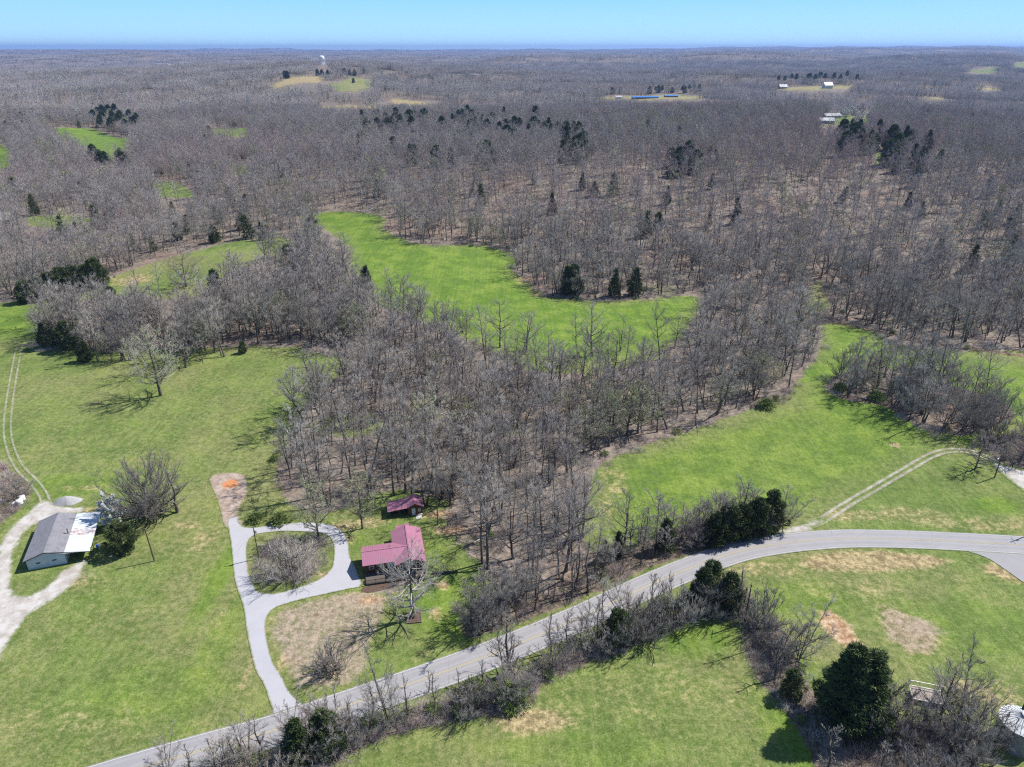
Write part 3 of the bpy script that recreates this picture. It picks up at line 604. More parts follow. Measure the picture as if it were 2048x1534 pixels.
# woodland trees of the near wood (full detail)
for i in range(8):
    rr_ = random.Random(100 + i)
    tk, cr = gen_tree(100 + i, H=20, cb=[.42, .5, .35, .45, .55, .4, .3, .48][i], W=[4.4, 3.6, 5.4, 4.6, 3.4, 5.0, 6.0, 4.2][i], n1=[13, 11, 15, 13, 11, 14, 18, 12][i], n=(6, 6, 6), rel=.68, stems=[1, 1, 2, 1, 1, 2, 1, 1][i], crook=[.03, .05, .03, .06, .02, .05, .07, .06][i], tr=[.24, .2, .36, .3, .18, .34, .36, .26][i], lean=[.03, .10, .02, .16, .04, .06, .05, .24][i], rtw=.011)
    proto('wood%d' % i, 'bare_tree', tk, cr, M['bark'], BK)
tk, cr = gen_tree(31, H=14, cb=.16, W=9.4, n1=64, n=(9, 8, 7), tr=.38, top=.55, up=.38, rtw=.010, rel=.62, kl=.3, attach=(.55, .95), bow=.9); proto('round', 'bare_tree', tk, cr, M['bark'], BK)
tk, cr = gen_tree(32, H=16, cb=.2, W=9.5, n1=22, n=(8, 7, 6), tr=.42, top=.75, up=.15, rtw=.012, bow=1.2, attach=(.2, .7)); proto('spread', 'bare_tree', tk, cr, M['bark'], BK)
tk, cr = gen_tree(33, H=14, cb=.12, W=4.2, n1=24, n=(8, 7, 7), rel=.62, tr=.24, top=.9, up=.35, stems=3, rtw=.010); proto('multi', 'bare_tree', tk, cr, M['bark'], BK)
tk, cr = gen_tree(34, H=6.5, cb=.05, W=3.1, n1=46, n=(7, 6, 6), tr=.12, top=.85, up=.45, stems=9, rtw=.009); proto('shrub', 'bare_shrub', tk, cr, M['bark'], BK)
tk, cr = gen_tree(35, H=9, cb=.05, W=7, n1=70, n=(7, 6, 6), tr=.16, top=.8, up=.2, stems=11, rtw=.010, bow=1.0); proto('thicket', 'bare_shrub', tk, cr, M['bark'], BK)
tk, cr = gen_tree(36, H=18, cb=.22, W=6.8, n1=26, n=(8, 6, 6), tr=.42, top=.82, up=.12, rtw=.014, crook=.07, bow=1.1, attach=(.1, .6)); proto('pale', 'bare_tree', tk, cr, M['bark'], [M['pale_bark'], M['pale_bark']])
tk, cr = gen_tree(37, H=11, cb=.12, W=4.4, n1=34, n=(7, 6, 6), tr=.22, top=.93, up=.1, rtw=.010, attach=(-.1, .3), bow=.2); proto('pin', 'bare_tree', tk, cr, M['bark'], [M['bark'], M['red_bud']])
tk, cr = gen_tree(38, H=20, cb=.3, W=6.8, n1=22, n=(8, 6, 7), rel=.62, tr=.34, top=.85, up=.2, rtw=.010); leafy(cr, 1, 5000, .13, 2, 6); proto('budding', 'budding_tree', tk, cr, M['bark'], [M['bark'], M['twig'], M['bud']])
tk, cr = gen_tree(39, H=15, cb=.3, W=5.4, n1=20, n=(7, 6, 6), tr=.26, top=.88, up=.2, rtw=.009); leafy(cr, 2, 6000, .13, 2, 4); proto('greening', 'budding_tree', tk, cr, M['bark'], [M['bark'], M['twig'], M['bud']])
tk, cr = gen_tree(40, H=8, cb=.1, W=2.6, n1=20, n=(6, 5, 4), tr=.14, top=.9, up=.5, rtw=.009); leafy(cr, 3, 16000, .17, 2, 1); proto('blossom', 'blossoming_tree', tk, cr, M['bark'], [M['bark'], M['twig'], M['blossom']])
tk, cr = gen_tree(41, H=13, cb=.1, W=1.6, n1=12, n=(4, 4, 4), tr=.16, top=.95, up=.3, rtw=.012, crook=.06); proto('thin', 'bare_tree', tk, cr, M['bark'], BK)
tk, cr = gen_tree(42, H=17, cb=.25, W=7.5, n1=24, n=(7, 7, 6), tr=.3, top=.88, up=.45, stems=3, rtw=.010, lean=.2); proto('vase', 'bare_tree', tk, cr, M['bark'], BK)
for i in range(4):
    tk, cr = gen_cedar(50 + i, H=9, W=[2.6, 3.3, 2.2, 3.7][i], N=[3200, 4200, 2600, 4800][i], shape=['cone', 'egg', 'cone', 'egg'][i], sp=.45); proto('cedar%d' % i, 'cedar', tk, cr, M['bark'], M['cedar'])
tk, cr = gen_cedar(55, H=8, W=3.9, N=6500, shape='ball', sp=.42); proto('round_cedar', 'cedar', tk, cr, M['bark'], M['cedar'])
tk, cr = gen_cedar(56, H=18, W=6.6, N=15000, shape='cone', sp=.65, tips=2, cb=.05); proto('big_cedar', 'cedar', tk, cr, M['bark'], M['cedar'])
tk, cr = gen_cedar(57, H=14, W=3.2, N=1600, cb=.45, shape='egg', sp=.8); proto('pine', 'pine_tree', tk, cr, M['bark'], M['cedar'])
tk, cr = gen_cedar(58, H=1.8, W=1.5, N=700, cb=.02, shape='egg', sp=.3); proto('bush', 'green_bush', tk, cr, M['bark'], M['green_shrub'])
tk, cr = gen_cedar(59, H=9, W=4.6, N=3000, cb=.12, shape='ball', sp=.5); proto('bright', 'budding_tree', tk, cr, M['bark'], M['bright_bud'])
PH = dict(wood=20, round=14, spread=16, multi=14, shrub=6.5, thicket=9, pale=18, pin=11, budding=20, greening=15, blossom=8, thin=13, vase=17, cedar=9, round_cedar=8, big_cedar=18, pine=14, bush=1.8, bright=9)
def plant(key, px, py, h, label, group=None, rz=None, w=1.0, tilt=(0, 0), xy=None, cat=None):
    p = PRO[key]; base = key.rstrip('0123456789'); s = h / PH[base]
    loc = at(px, py) if xy is None else Vector((xy[0], xy[1], float(hgt(*xy))))
    loc.z -= .05
    o = thing(p['kind'], label, cat or {'bare_tree': 'bare tree', 'bare_shrub': 'shrub', 'cedar': 'cedar tree', 'budding_tree': 'tree', 'blossoming_tree': 'blossoming tree', 'pine_tree': 'pine tree', 'green_bush': 'bush'}[p['kind']], loc, rz if rz is not None else random.uniform(0, 6.28), group)
    o.rotation_euler = (tilt[0], tilt[1], o.rotation_euler[2]); o.scale = (s * w, s * w, s)
    for nm_, me in (('trunk', p['t']), ('crown', p['c'])):
        c = bpy.data.objects.new(nm_, me); COL.objects.link(c); c.parent = o
    return o
TAKEN = []
def T(key, px, py, h, label, **kw):
    o = plant(key, px, py, h, label, **kw); TAKEN.append((o.location.x, o.location.y, .28 * h if 'cedar' not in key else .3 * h)); return o
T('budding', 322, 791, 25, 'tall lone tree with pale opening buds standing out in the left meadow', w=1.15, rz=2.1, tilt=(0, -.06))
T('round', 300, 1029, 17, 'very wide round bare tree beside the metal roofed barn', rz=.4)
T('thin', 354, 1025, 14, 'narrow bare tree just right of the wide round tree', w=2.2)
T('blossom', 230, 1052, 9.5, 'small tree white with blossom beside the barn')
T('round_cedar', 247, 1102, 7.8, 'round dark cedar between the barn lean-to and the pole')
T('multi', 50, 992, 10, 'low bare tree beside the white tanks and the farm track', w=1.3)
T('thicket', 583, 1146, 10.5, 'wide tangled bare shrub filling the driveway island', w=.9)
T('greening', 637, 1077, 18, 'greyish bare tree at the back of the driveway island', w=.8)
T('greening', 725, 1057, 17, 'budding tree between the driveway loop and the cabin', w=.85)
T('pale', 826, 1235, 20, 'white barked tree standing in a square timber bed before the cabin', rz=1.0)
T('wood4', 876, 1050, 20, 'tall slim bare tree behind the right end of the cabin', w=.8)
T('wood1', 822, 1003, 22, 'bare tree rising just right of the dark red shed')
T('wood2', 852, 1008, 23, 'first of the tall bare trees shading the dark red shed')
T('wood4', 866, 990, 23, 'second of the tall bare trees shading the dark red shed')
T('wood0', 788, 990, 22, 'bare tree rising straight up from the left end of the shed')
T('wood5', 742, 1000, 18, 'bare tree left of the dark red shed')
T('multi', 884, 1000, 18, 'many stemmed bare tree right of the shed casting shade on its roof')
T('multi', 908, 988, 19, 'second many stemmed bare tree right of the shed at the wood edge')
T('wood7', 900, 1012, 22, 'bare tree at the upper edge of the cabin lawn')
T('wood6', 812, 985, 21, 'leaning bare tree close behind the dark red shed', tilt=(0, -.12))
T('wood0', 965, 1127, 25, 'left trunk of the tall pair of trees right of the cabin lawn')
T('wood3', 976, 1138, 26, 'right trunk of the tall pair of trees right of the cabin lawn', rz=3)
T('shrub', 664, 1341, 7.5, 'round bare shrub alone in the brown front yard')
T('multi', 956, 1268, 14, 'bare clump of stems on the verge opposite the roadside trees', w=.9)
T('wood2', 1012, 1352, 18, 'tallest bare tree on the verge below the road', w=.8)
T('thin', 1022, 1346, 16, 'slim bare tree touching the tallest one below the road', w=2)
T('multi', 1258, 1243, 14, 'wide bare tree below the road beside the small cedar')
T('cedar1', 1233, 1284, 8.5, 'small cedar among bare trees below the middle of the road')
T('cedar3', 1400, 1212, 10, 'left cedar of the dark pair below the bend', w=.85)
T('cedar3', 1452, 1222, 10, 'right cedar of the dark pair below the bend', rz=1.5, w=.9)
T('thin', 1478, 1200, 10, 'bare tree reaching above the right cedar by the poles', w=2.4)
T('cedar1', 1418, 1192, 9.5, 'cedar between the verge and the dark pair below the bend')
for i, (a, b_, h) in enumerate([(1425, 1088, 9), (1452, 1080, 10.5), (1482, 1074, 9.5), (1510, 1068, 10.5), (1538, 1056, 11)]):
    T(('cedar3', 'cedar1')[i % 2], a, b_, h, ['leftmost', 'second', 'middle', 'fourth', 'rightmost'][i] + ' of the five dark cedars along the upper verge', group='dark cedars along the upper verge', w=.98)
T('multi', 1385, 1094, 11, 'dense grey bare tree left of the dark cedar row', w=1.1)
T('cedar0', 1328, 1100, 9, 'greyish cedar left of the dense grey tree by the road')
T('wood6', 1245, 1098, 17, 'tall bare tree before the green field above the road')
T('wood2', 1280, 1090, 15, 'shorter bare tree between the roadside cedars and the green field')
T('cedar2', 1235, 1112, 7, 'small pointed cedar on the upper verge right of the wood')
T('cedar2', 1208, 1122, 6, 'smallest cedar on the upper verge right of the wood')
T('multi', 1560, 1052, 11, 'rounded bare tree at the right end of the cedar row')
T('big_cedar', 1676, 1448, 18.5, 'huge dark double topped cedar casting a wide shadow', w=1.12, rz=.1)
T('cedar1', 1580, 1392, 6.5, 'low dark cedar left of the huge double topped one')
T('multi', 1591, 1322, 13.5, 'spreading bare tree behind the low dark cedar', w=1.1)
T('thicket', 1540, 1300, 5, 'tangled grey shrub right of the utility poles', w=.9)
for i, (a, b_, h, k, l) in enumerate([(1806, 1465, 14, 'multi', 'bare tree nearest the huge cedar in front of the old wagon'), (1838, 1470, 13, 'wood5', 'bare tree with crooked trunk in front of the wagon'), (1858, 1473, 14, 'wood1', 'thick trunked bare tree in front of the wagon'), (1876, 1452, 16, 'wood6', 'tall bare tree at the right end of the wagon'),
        (1911, 1452, 15, 'multi', 'many stemmed bare tree between the wagon and the grain bin'), (1930, 1480, 17, 'vase', 'leaning thick trunks left of the grain bin'), (1985, 1516, 12, 'thin', 'slim bare tree in front of the grain bin'), (1996, 1524, 12, 'thin', 'second slim bare tree before the grain bin'), (1880, 1560, 5, 'thicket', 'pale tangled thicket at the bottom edge by the big cedar'), (1830, 1560, 9, 'multi', 'bare tree in the low thicket at the bottom edge')]):
    T(k, a, b_, h, l)
T('pin', 1950, 938, 12, 'small cone shaped bare tree beside the end of the field track')
T('pin', 2041, 923, 13, 'cone shaped bare tree at the edge of the gravel yard')
T('vase', 1886, 858, 17, 'leaning many stemmed bare tree at the corner of the green field', rz=.3)
T('vase', 1960, 850, 17, 'fan shaped bare tree between the field corner and the gravel yard', rz=1.2)
T('vase', 2000, 846, 15, 'bare tree with a fan of thin stems near the gravel yard', rz=2.2)
for a, b_, h, k, l in [(453, 1524, 11, 'multi', 'leftmost bare tree in front of the road'), (494, 1519, 14, 'wood2', 'bare tree standing before the road at the driveway mouth'), (525, 1500, 9, 'thin', 'slim bare tree right of the driveway mouth tree'), (603, 1527, 10.5, 'cedar0', 'left of two cedars overlapping the road near the driveway'), (657, 1502, 9.5, 'cedar1', 'right of two cedars overlapping the road near the driveway'),
        (575, 1510, 11, 'multi', 'bare tree left of the two roadside cedars'), (700, 1490, 12, 'multi', 'bare tree right of the two roadside cedars'), (747, 1442, 10, 'thin', 'slim bare tree against the road right of the cedars'), (775, 1452, 14, 'multi', 'broad bare tree against the road before the front yard'), (858, 1385, 6, 'thin', 'tiny twisted tree at the edge of the road'), (330, 1548, 8, 'multi', 'low bare tree at the bottom left edge of the road'), (380, 1540, 7, 'thin', 'small bare tree at the bottom left edge of the road'),
        (1103, 1306, 11, 'thin', 'slim bare tree over the middle of the road'), (1137, 1303, 11, 'thin', 'second slim bare tree over the middle of the road'), (1160, 1287, 11, 'multi', 'leaning bare tree left of the small cedar'), (1302, 1216, 10, 'thin', 'slim bare tree left of the dark pair of cedars'), (1205, 1262, 12, 'thin', 'bare tree just above the small cedar'), (965, 1372, 7, 'thin', 'low bare tree left of the tallest verge tree')]:
    T(k, a, b_, h, l, w=1.6 if k == 'thin' else 1)
T('spread', 373, 573, 19, 'wide spreading bare tree alone on the hill field', rz=2)
for i, (a, b_, h) in enumerate([(52, 604, 10), (78, 600, 11), (105, 594, 12), (130, 588, 13), (155, 584, 13), (178, 578, 12), (196, 572, 14)]):
    T('cedar%d' % (1 + 2 * (i % 2)), a, b_, h, ['leftmost', 'second', 'third', 'middle', 'fifth', 'sixth', 'rightmost'][i] + ' of seven dark cedars beside the hill field', group='dark cedars beside the hill field', w=1.25)
for a, b_, h, k, l in [(582, 548, 15, 'cedar1', 'dark cedar at the top corner of the hill field'), (437, 612, 17, 'cedar0', 'tall pointed cedar rising from the wood below the hill field'), (228, 625, 12, 'cedar3', 'dark cedar at the left end of the wood below the hill field'), (100, 695, 11, 'cedar1', 'cedar at the left corner of the wood above the meadow'), (172, 722, 8, 'cedar3', 'low dark cedar where the wood meets the meadow'), (140, 700, 12, 'cedar3', 'cedar tangled in bare branches at the wood corner'), (735, 590, 14, 'cedar2', 'slim cedar at the edge of the long green field'),
        (487, 706, 5, 'cedar1', 'small cedar at the top of the left meadow'), (445, 665, 11, 'cedar2', 'narrow cedar inside the wood above the left meadow'), (1133, 588, 14, 'cedar0', 'left of two dark cedars at the tongue of wood'), (1147, 590, 15, 'cedar1', 'right of two dark cedars at the tongue of wood'), (1270, 592, 14, 'cedar0', 'single dark cedar right of the tongue of wood pair'), (1228, 594, 14, 'cedar2', 'lighter cedar between the dark ones at the wood tongue'), (525, 480, 11, 'cedar2', 'small cedar behind the top of the hill field'), (355, 480, 11, 'cedar3', 'cedar in the wood behind the hill field'), (430, 485, 10, 'cedar3', 'pale dusty cedar in the wood behind the hill field'), (305, 640, 9, 'cedar3', 'cedar in the wood above the lone tree'), (350, 700, 8, 'cedar1', 'dark cedar just behind the lone meadow tree'), (625, 470, 12, 'cedar3', 'dark cedar at the left end of the long field')]:
    T(k, a, b_, h, l)
T('greening', 130, 470, 16, 'wide tree with pale green buds behind the meadow on the left', w=2.0)
T('bright', 975, 282, 12, 'bright yellow green tree in the far wood')
T('greening', 1215, 480, 16, 'bushy tree with faint green buds in the hillside wood')
T('wood6', 1000, 695, 21, 'bare tree at the lower edge of the long green field')
T('wood2', 1055, 702, 24, 'tall rounded bare tree standing against the long green field', w=1.3)
T('wood6', 1185, 712, 24, 'tall thin branched tree standing against the end of the long field')
for a, b_, h, k, l in [(1155, 715, 18, 'wood3', 'bare tree left of the tall thin one by the long field'), (1240, 702, 17, 'wood5', 'bare tree right of the tall thin one by the long field'), (880, 652, 17, 'wood2', 'bare tree with open crown in front of the long field'), (840, 620, 16, 'vase', 'forked bare tree in front of the long field'), (815, 610, 15, 'wood4', 'slender bare tree in front of the long field'), (782, 600, 17, 'wood1', 'bare tree by the slim cedar at the long field'), (925, 665, 15, 'vase', 'low spreading bare tree in front of the long field')]: T(k, a, b_, h, l)
for a, b_, h, l in [(1530, 815, 3, 'light green bush at the right tip of the main wood'), (1680, 780, 2.6, 'green bush at the left end of the tree clump'), (1752, 800, 3, 'green bush under the middle of the tree clump'), (512, 1042, 2.2, 'low green bush beside the end of the driveway'), (560, 1045, 2.6, 'pale green bush north of the driveway loop'), (945, 1395, 3, 'dull green bush under the tall verge tree'), (1020, 1400, 3.4, 'dull green bush right of the one under the verge tree'), (1330, 1225, 3, 'green bush left of the dark pair of cedars')]:
    T('bush', a, b_, h, l, w=1.3)
# evergreens scattered through the far wood
def scatter_px(n, region, fn):
    P = np.array(region, float); c = 0; tries = 0
    while c < n and tries < 9000:
        tries += 1; x = random.uniform(P[:, 0].min(), P[:, 0].max()); y = random.uniform(P[:, 1].min(), P[:, 1].max())
        if sdf(P, np.array([x]), np.array([y]), 5)[0] <= 0: continue
        if fn(x, y): c += 1
def ev(label, keys=('cedar0', 'cedar1', 'cedar2', 'cedar3'), h=(10, 15), group='dark evergreens in the far woods'):
    def f(x, y):
        p = at(x, y + 9 * (y > 200))
        if wood_sd(np.array([p.x]), np.array([p.y]))[0] < 1: return False
        T(random.choice(keys), 0, 0, random.uniform(*h) * (1.22 if y > 200 else 1.0), label, xy=(p.x, p.y), group=group, w=1.0); return True
    return f
scatter_px(26, [(690, 262), (735, 240), (830, 232), (860, 238), (830, 262), (740, 268)], ev('dark evergreen in the thick left patch of the far wood', h=(13, 18)))
scatter_px(34, [(880, 258), (920, 232), (1000, 226), (1085, 238), (1090, 275), (1000, 285)], ev('dark evergreen in the thick middle patch of the far wood', h=(13, 18)))
scatter_px(20, [(1090, 265), (1180, 262), (1180, 320), (1110, 325)], ev('dark evergreen in the right patch of the far wood', h=(13, 18)))
scatter_px(26, [(655, 290), (780, 262), (1000, 290), (990, 330), (840, 330), (700, 315)], ev('single dark evergreen dotted among grey trees in the far wood'))
scatter_px(26, [(1655, 270), (1720, 262), (1810, 290), (1880, 310), (1830, 355), (1740, 330), (1665, 300)], ev('dark evergreen around the small bright green clearing', h=(13, 18)))
scatter_px(12, [(1310, 330), (1400, 305), (1440, 325), (1330, 360)], ev('dark evergreen on the brow of the hillside wood'))
scatter_px(7, [(1000, 360), (1500, 350), (1900, 420), (1500, 480), (1100, 440)], ev('isolated small evergreen in the hillside wood', h=(7, 11)))
scatter_px(20, [(175, 222), (245, 225), (290, 250), (270, 270), (205, 262), (180, 240)], ev('tall pine beside the far left green field', ('pine',), (17, 22), 'pines by the far left field'))
scatter_px(10, [(190, 320), (260, 320), (265, 345), (200, 340)], ev('pine below the far left green field', ('pine',), (14, 18), 'pines by the far left field'))
scatter_px(16, [(1540, 166), (1600, 160), (1720, 160), (1720, 166), (1560, 170)], ev('far pine behind the two hilltop houses', ('pine',), (20, 26), 'pines behind the hilltop houses'))
scatter_px(14, [(1190, 186), (1400, 182), (1400, 186), (1190, 191)], ev('far pine behind the blue roofed sheds', ('cedar3', 'pine'), (14, 20), 'pines behind the blue roofed sheds'))
scatter_px(12, [(560, 154), (740, 146), (740, 152), (570, 158)], ev('far evergreen along the hilltop fields', ('cedar3',), (13, 18), 'evergreens along the hilltop fields'))
T('cedar3', 707, 166, 12, 'single dark tree standing in the hilltop field')
for a, b_, h in [(1690, 236, 12), (1706, 232, 12), (1722, 238, 11), (1738, 240, 11), (1715, 246, 11), (1550, 196, 10)]: T('blossom', a, b_, h, 'white flowering tree among the far houses', group='white flowering trees among the far houses', w=1.5)
# ------------------------------------------------------------------ the woods
TK = np.array(TAKEN)
def jitter_polar(r0, r1, sp, az=43):
    out = []; r_ = r0
    while r_ < r1:
        n_ = max(1, int(2 * R(az) * r_ / sp)); a = np.linspace(-R(az), R(az), n_) + rng.normal(0, .3, n_) * sp / r_
        q = r_ + rng.normal(0, .33, n_) * sp; out.append(np.stack([q * np.sin(a), q * np.cos(a)], 1)); r_ += sp * .9
    return np.vstack(out)
CLEARPX = [([(60, 606), (205, 568), (330, 522), (335, 572), (230, 582), (150, 598)], .93), ([(600, 434), (690, 423), (770, 433), (800, 475), (1020, 500), (1060, 562), (1100, 590), (1330, 598), (1290, 640), (1230, 660), (1120, 655), (1000, 622), (880, 592), (760, 555), (705, 510), (650, 455)], .84),
           ([(70, 605), (205, 565), (330, 520), (450, 488), (575, 475), (565, 492), (480, 520), (440, 550), (400, 580), (330, 588), (230, 588), (150, 602)], .5),
           ([(1640, 650), (1745, 658), (1750, 700), (1655, 706)], .8), ([(1900, 706), (2100, 730), (2100, 800), (1900, 760)], .6)] + [(f[0], .55 if f[0][0][1] > 250 else .75) for f in FARF[:-1]]
def forest_filter(P, H, edge=1.5):
    x, y = P[:, 0], P[:, 1]; z = hgt(x, y); s = wood_sd(x, y); k = s > edge * rng.random(len(x)) * 2
    for o_, r_ in ((ROAD, 6),): k &= sdline(o_, x, y) > r_
    k &= sdf(CABIN_CLR, x, y) < 0
    for pg, keep in CLEARPX:
        for hf in (.95, .6, .3):
            px, py = PX(x, y, z + H * hf); k &= ~((sdf(np.array(pg, float), px, py, 3) > 0) & (rng.random(len(x)) < keep))
    for tx, ty, tr_ in TK[(TK[:, 1] < 900)]: k &= np.hypot(x - tx, y - ty) > min(tr_ * .7, 4.5)
    # thinner patches and small openings
    nz = np.sin(x * .031 + 1.3 * np.sin(y * .017)) + np.sin(y * .027 + 1.1 * np.sin(x * .023 + 2)); hs = np.exp(-((x - 190) / 170) ** 2 / 2 - ((y - 430) / 110) ** 2 / 2)     # the opener hillside on the right
    nz2 = np.sin(x * .09 + 2 * np.sin(y * .05)) * np.sin(y * .07 + 1.5 * np.sin(x * .06))
    k &= rng.random(len(x)) < np.clip(.97 - .3 * (nz > 1.1) * (y < 700) - .25 * (nz2 > .5) * (y < 550) - .30 * hs, .15, 1)
    return P[k]
CABIN_CLR = spline(poly([(680, 1050), (760, 985), (850, 1000), (890, 1030), (960, 1090), (985, 1200), (700, 1200)]), True, 3)
near = forest_filter(jitter_polar(95, 430, 6.0), 18)
px_, py_ = PX(near[:, 0], near[:, 1], hgt(near[:, 0], near[:, 1]))
vis = (px_ > -40) & (px_ < 2088); order = np.argsort(np.hypot(near[:, 0], near[:, 1]) + np.where(vis, 0, 1e5))
NI = 95
ind = near[order[:NI]]; rest = near[order[NI:]]
BELT = spline(poly([(75, 670), (130, 655), (230, 645), (330, 645), (430, 630), (520, 595), (620, 570), (720, 640), (700, 690), (600, 690), (480, 705), (400, 738), (330, 762), (280, 748), (180, 728), (90, 712)]), True, 6)
bp = np.stack([rng.uniform(BELT[:, 0].min(), BELT[:, 0].max(), 1500), rng.uniform(BELT[:, 1].min(), BELT[:, 1].max(), 1500)], 1); bp = bp[(sdf(BELT, bp[:, 0], bp[:, 1]) > 1) & (np.min(np.hypot(bp[:, None, 0] - TK[None, :, 0], bp[:, None, 1] - TK[None, :, 1]), 1) > 3)]; rest = np.vstack([rest, bp[:210]])
LM = [(560, 960, 'at the wood edge beyond the orange clay patch'), (650, 1000, 'north of the driveway loop'), (700, 900, 'around the small glade behind the cabin'), (760, 960, 'behind the left side of the dark red shed'), (850, 960, 'behind the right side of the dark red shed'), (930, 1000, 'in the wood behind the cabin lawn'), (1000, 1100, 'in the wood right of the tall pair of trees'),
      (1060, 1160, 'in the wood corner nearest the road'), (1120, 1080, 'in the thick wood right of the cabin'), (1150, 960, 'in the wood near the corner of the right field'), (1240, 900, 'along the left end of the right field'), (1330, 880, 'along the wood side of the right field'), (1450, 830, 'near the right tip of the main wood'), (600, 850, 'on the meadow side of the main wood'), (800, 840, 'deep in the main wood behind the shed'), (1000, 850, 'in the middle of the main wood'), (1700, 780, 'in the clump left of the field corner'), (1850, 800, 'in the clump behind the leaning tree')]
for i, (x, y) in enumerate(ind):
    k = int(rng.integers(0, 8)); h = float(rng.uniform(16.5, 25)); w_ = float(rng.uniform(.85, 1.2)); h *= .72 if rng.random() < .22 else 1
    a, b_ = PX(x, y, float(hgt(x, y))); ph = min(LM, key=lambda l: (l[0] - a) ** 2 + (l[1] - b_) ** 2)[2]
    key = 'wood%d' % k
    if rng.random() < .02: key = 'greening'; h *= .85
    lb = ('tall ' if h > 20.5 else 'small ' if h < 16.5 else '') + {0: 'bare tree', 1: 'slim bare tree', 2: 'broad crowned bare tree', 3: 'leaning bare tree', 4: 'narrow crowned bare tree', 5: 'bare tree', 6: 'wide branching bare tree', 7: 'strongly leaning bare tree'}[k] + ' ' + ph
    if key == 'greening': lb = 'budding pale green tree ' + ph
    plant(key, 0, 0, h, lb, group='bare trees of the near wood', xy=(x, y), w=w_)
# instanced masses --------------------------------------------------------------
lib = bpy.data.collections.new('tree_library')          # never linked to the scene
def lib_mesh(name, mb_list):
    V = []; F = []; MI = []; mats = []
    for mb, ms in mb_list:
        ms = ms if isinstance(ms, (list, tuple)) else [ms]; idx = []
        for m_ in ms:
            if m_ not in mats: mats.append(m_)
            idx.append(mats.index(m_))
        o = len(V); V += mb.v; F += [tuple(i + o for i in f) for f in mb.f]; MI += [idx[min(q, len(idx) - 1)] for q in mb.mi]
    me = bpy.data.meshes.new(name); me.from_pydata(V, [], F)
    for m_ in mats: me.materials.append(m_)
    me.polygons.foreach_set('material_index', MI); return me
def library(name, items):
    c = bpy.data.collections.new(name)
    for i, me in enumerate(items):
        o = bpy.data.objects.new('%s_%02d' % (name, i), me); c.objects.link(o)
    return c
def mass(name, P, lib_, scale, idx, label, z=None, tilt=.09):
    n = len(P); Z = hgt(P[:, 0], P[:, 1]) if z is None else z
    me = bpy.data.meshes.new(name); me.vertices.add(n); me.vertices.foreach_set('co', np.stack([P[:, 0], P[:, 1], Z - .1], 1).ravel())
    def att(nm_, ty, v): a = me.attributes.new(nm_, ty, 'POINT'); a.data.foreach_set('vector' if ty == 'FLOAT_VECTOR' else 'value', v.ravel())
    att('rot', 'FLOAT_VECTOR', np.stack([rng.normal(0, tilt, n), rng.normal(0, tilt, n), rng.uniform(0, 6.28, n)], 1).astype(np.float32))
    att('scl', 'FLOAT_VECTOR', scale.astype(np.float32)); att('idx', 'INT', idx.astype(np.int32))
    o = bpy.data.objects.new(name, me); COL.objects.link(o)
    ng = bpy.data.node_groups.new(name, 'GeometryNodeTree')
    ng.interface.new_socket('Geometry', in_out='INPUT', socket_type='NodeSocketGeometry'); ng.interface.new_socket('Geometry', in_out='OUTPUT', socket_type='NodeSocketGeometry')
    t = NT(ng); gi = t.n('NodeGroupInput'); go = t.n('NodeGroupOutput')
    ci = t.n('GeometryNodeCollectionInfo'); ci.inputs['Collection'].default_value = lib_; ci.inputs['Separate Children'].default_value = True; ci.inputs['Reset Children'].default_value = True
    iop = t.n('GeometryNodeInstanceOnPoints'); iop.inputs['Pick Instance'].default_value = True
    def na(nm_, ty): q = t.n('GeometryNodeInputNamedAttribute', data_type=ty); q.inputs['Name'].default_value = nm_; return q.outputs[0]
    ng.links.new(gi.outputs[0], iop.inputs['Points']); ng.links.new(ci.outputs[0], iop.inputs['Instance'])
    ng.links.new(na('idx', 'INT'), iop.inputs['Instance Index']); ng.links.new(na('scl', 'FLOAT_VECTOR'), iop.inputs['Scale'])
    er = t.n('FunctionNodeEulerToRotation'); ng.links.new(na('rot', 'FLOAT_VECTOR'), er.inputs[0]); ng.links.new(er.outputs[0], iop.inputs['Rotation'])
    ng.links.new(iop.outputs[0], go.inputs[0])
    mo = o.modifiers.new('woodland', 'NODES'); mo.node_group = ng
    return tag(o, label, kind='stuff')
hi = [lib_mesh('hi%d' % i, [(PRO['wood%d' % i]['tk'], M['bark']), (PRO['wood%d' % i]['cr'], BK)]) for i in range(8)]
hi.append(lib_mesh('hi8', [(PRO['greening']['tk'], M['bark']), (PRO['greening']['cr'], [M['bark'], M['twig'], M['bud']])]))
L_hi = library('woodland_near', hi)
def sc(n, lo, hi_, wlo=.85, whi=1.2):
    s = rng.uniform(lo, hi_, n); w_ = rng.uniform(wlo, whi, n); return np.stack([s * w_, s * w_, s], 1)
n = len(rest); ix = rng.integers(0, 8, n); ix[rng.random(n) < .035] = 8
mass('forest', rest, L_hi, sc(n, .6, 1.25), ix, 'grey bare woodland around the long green field')
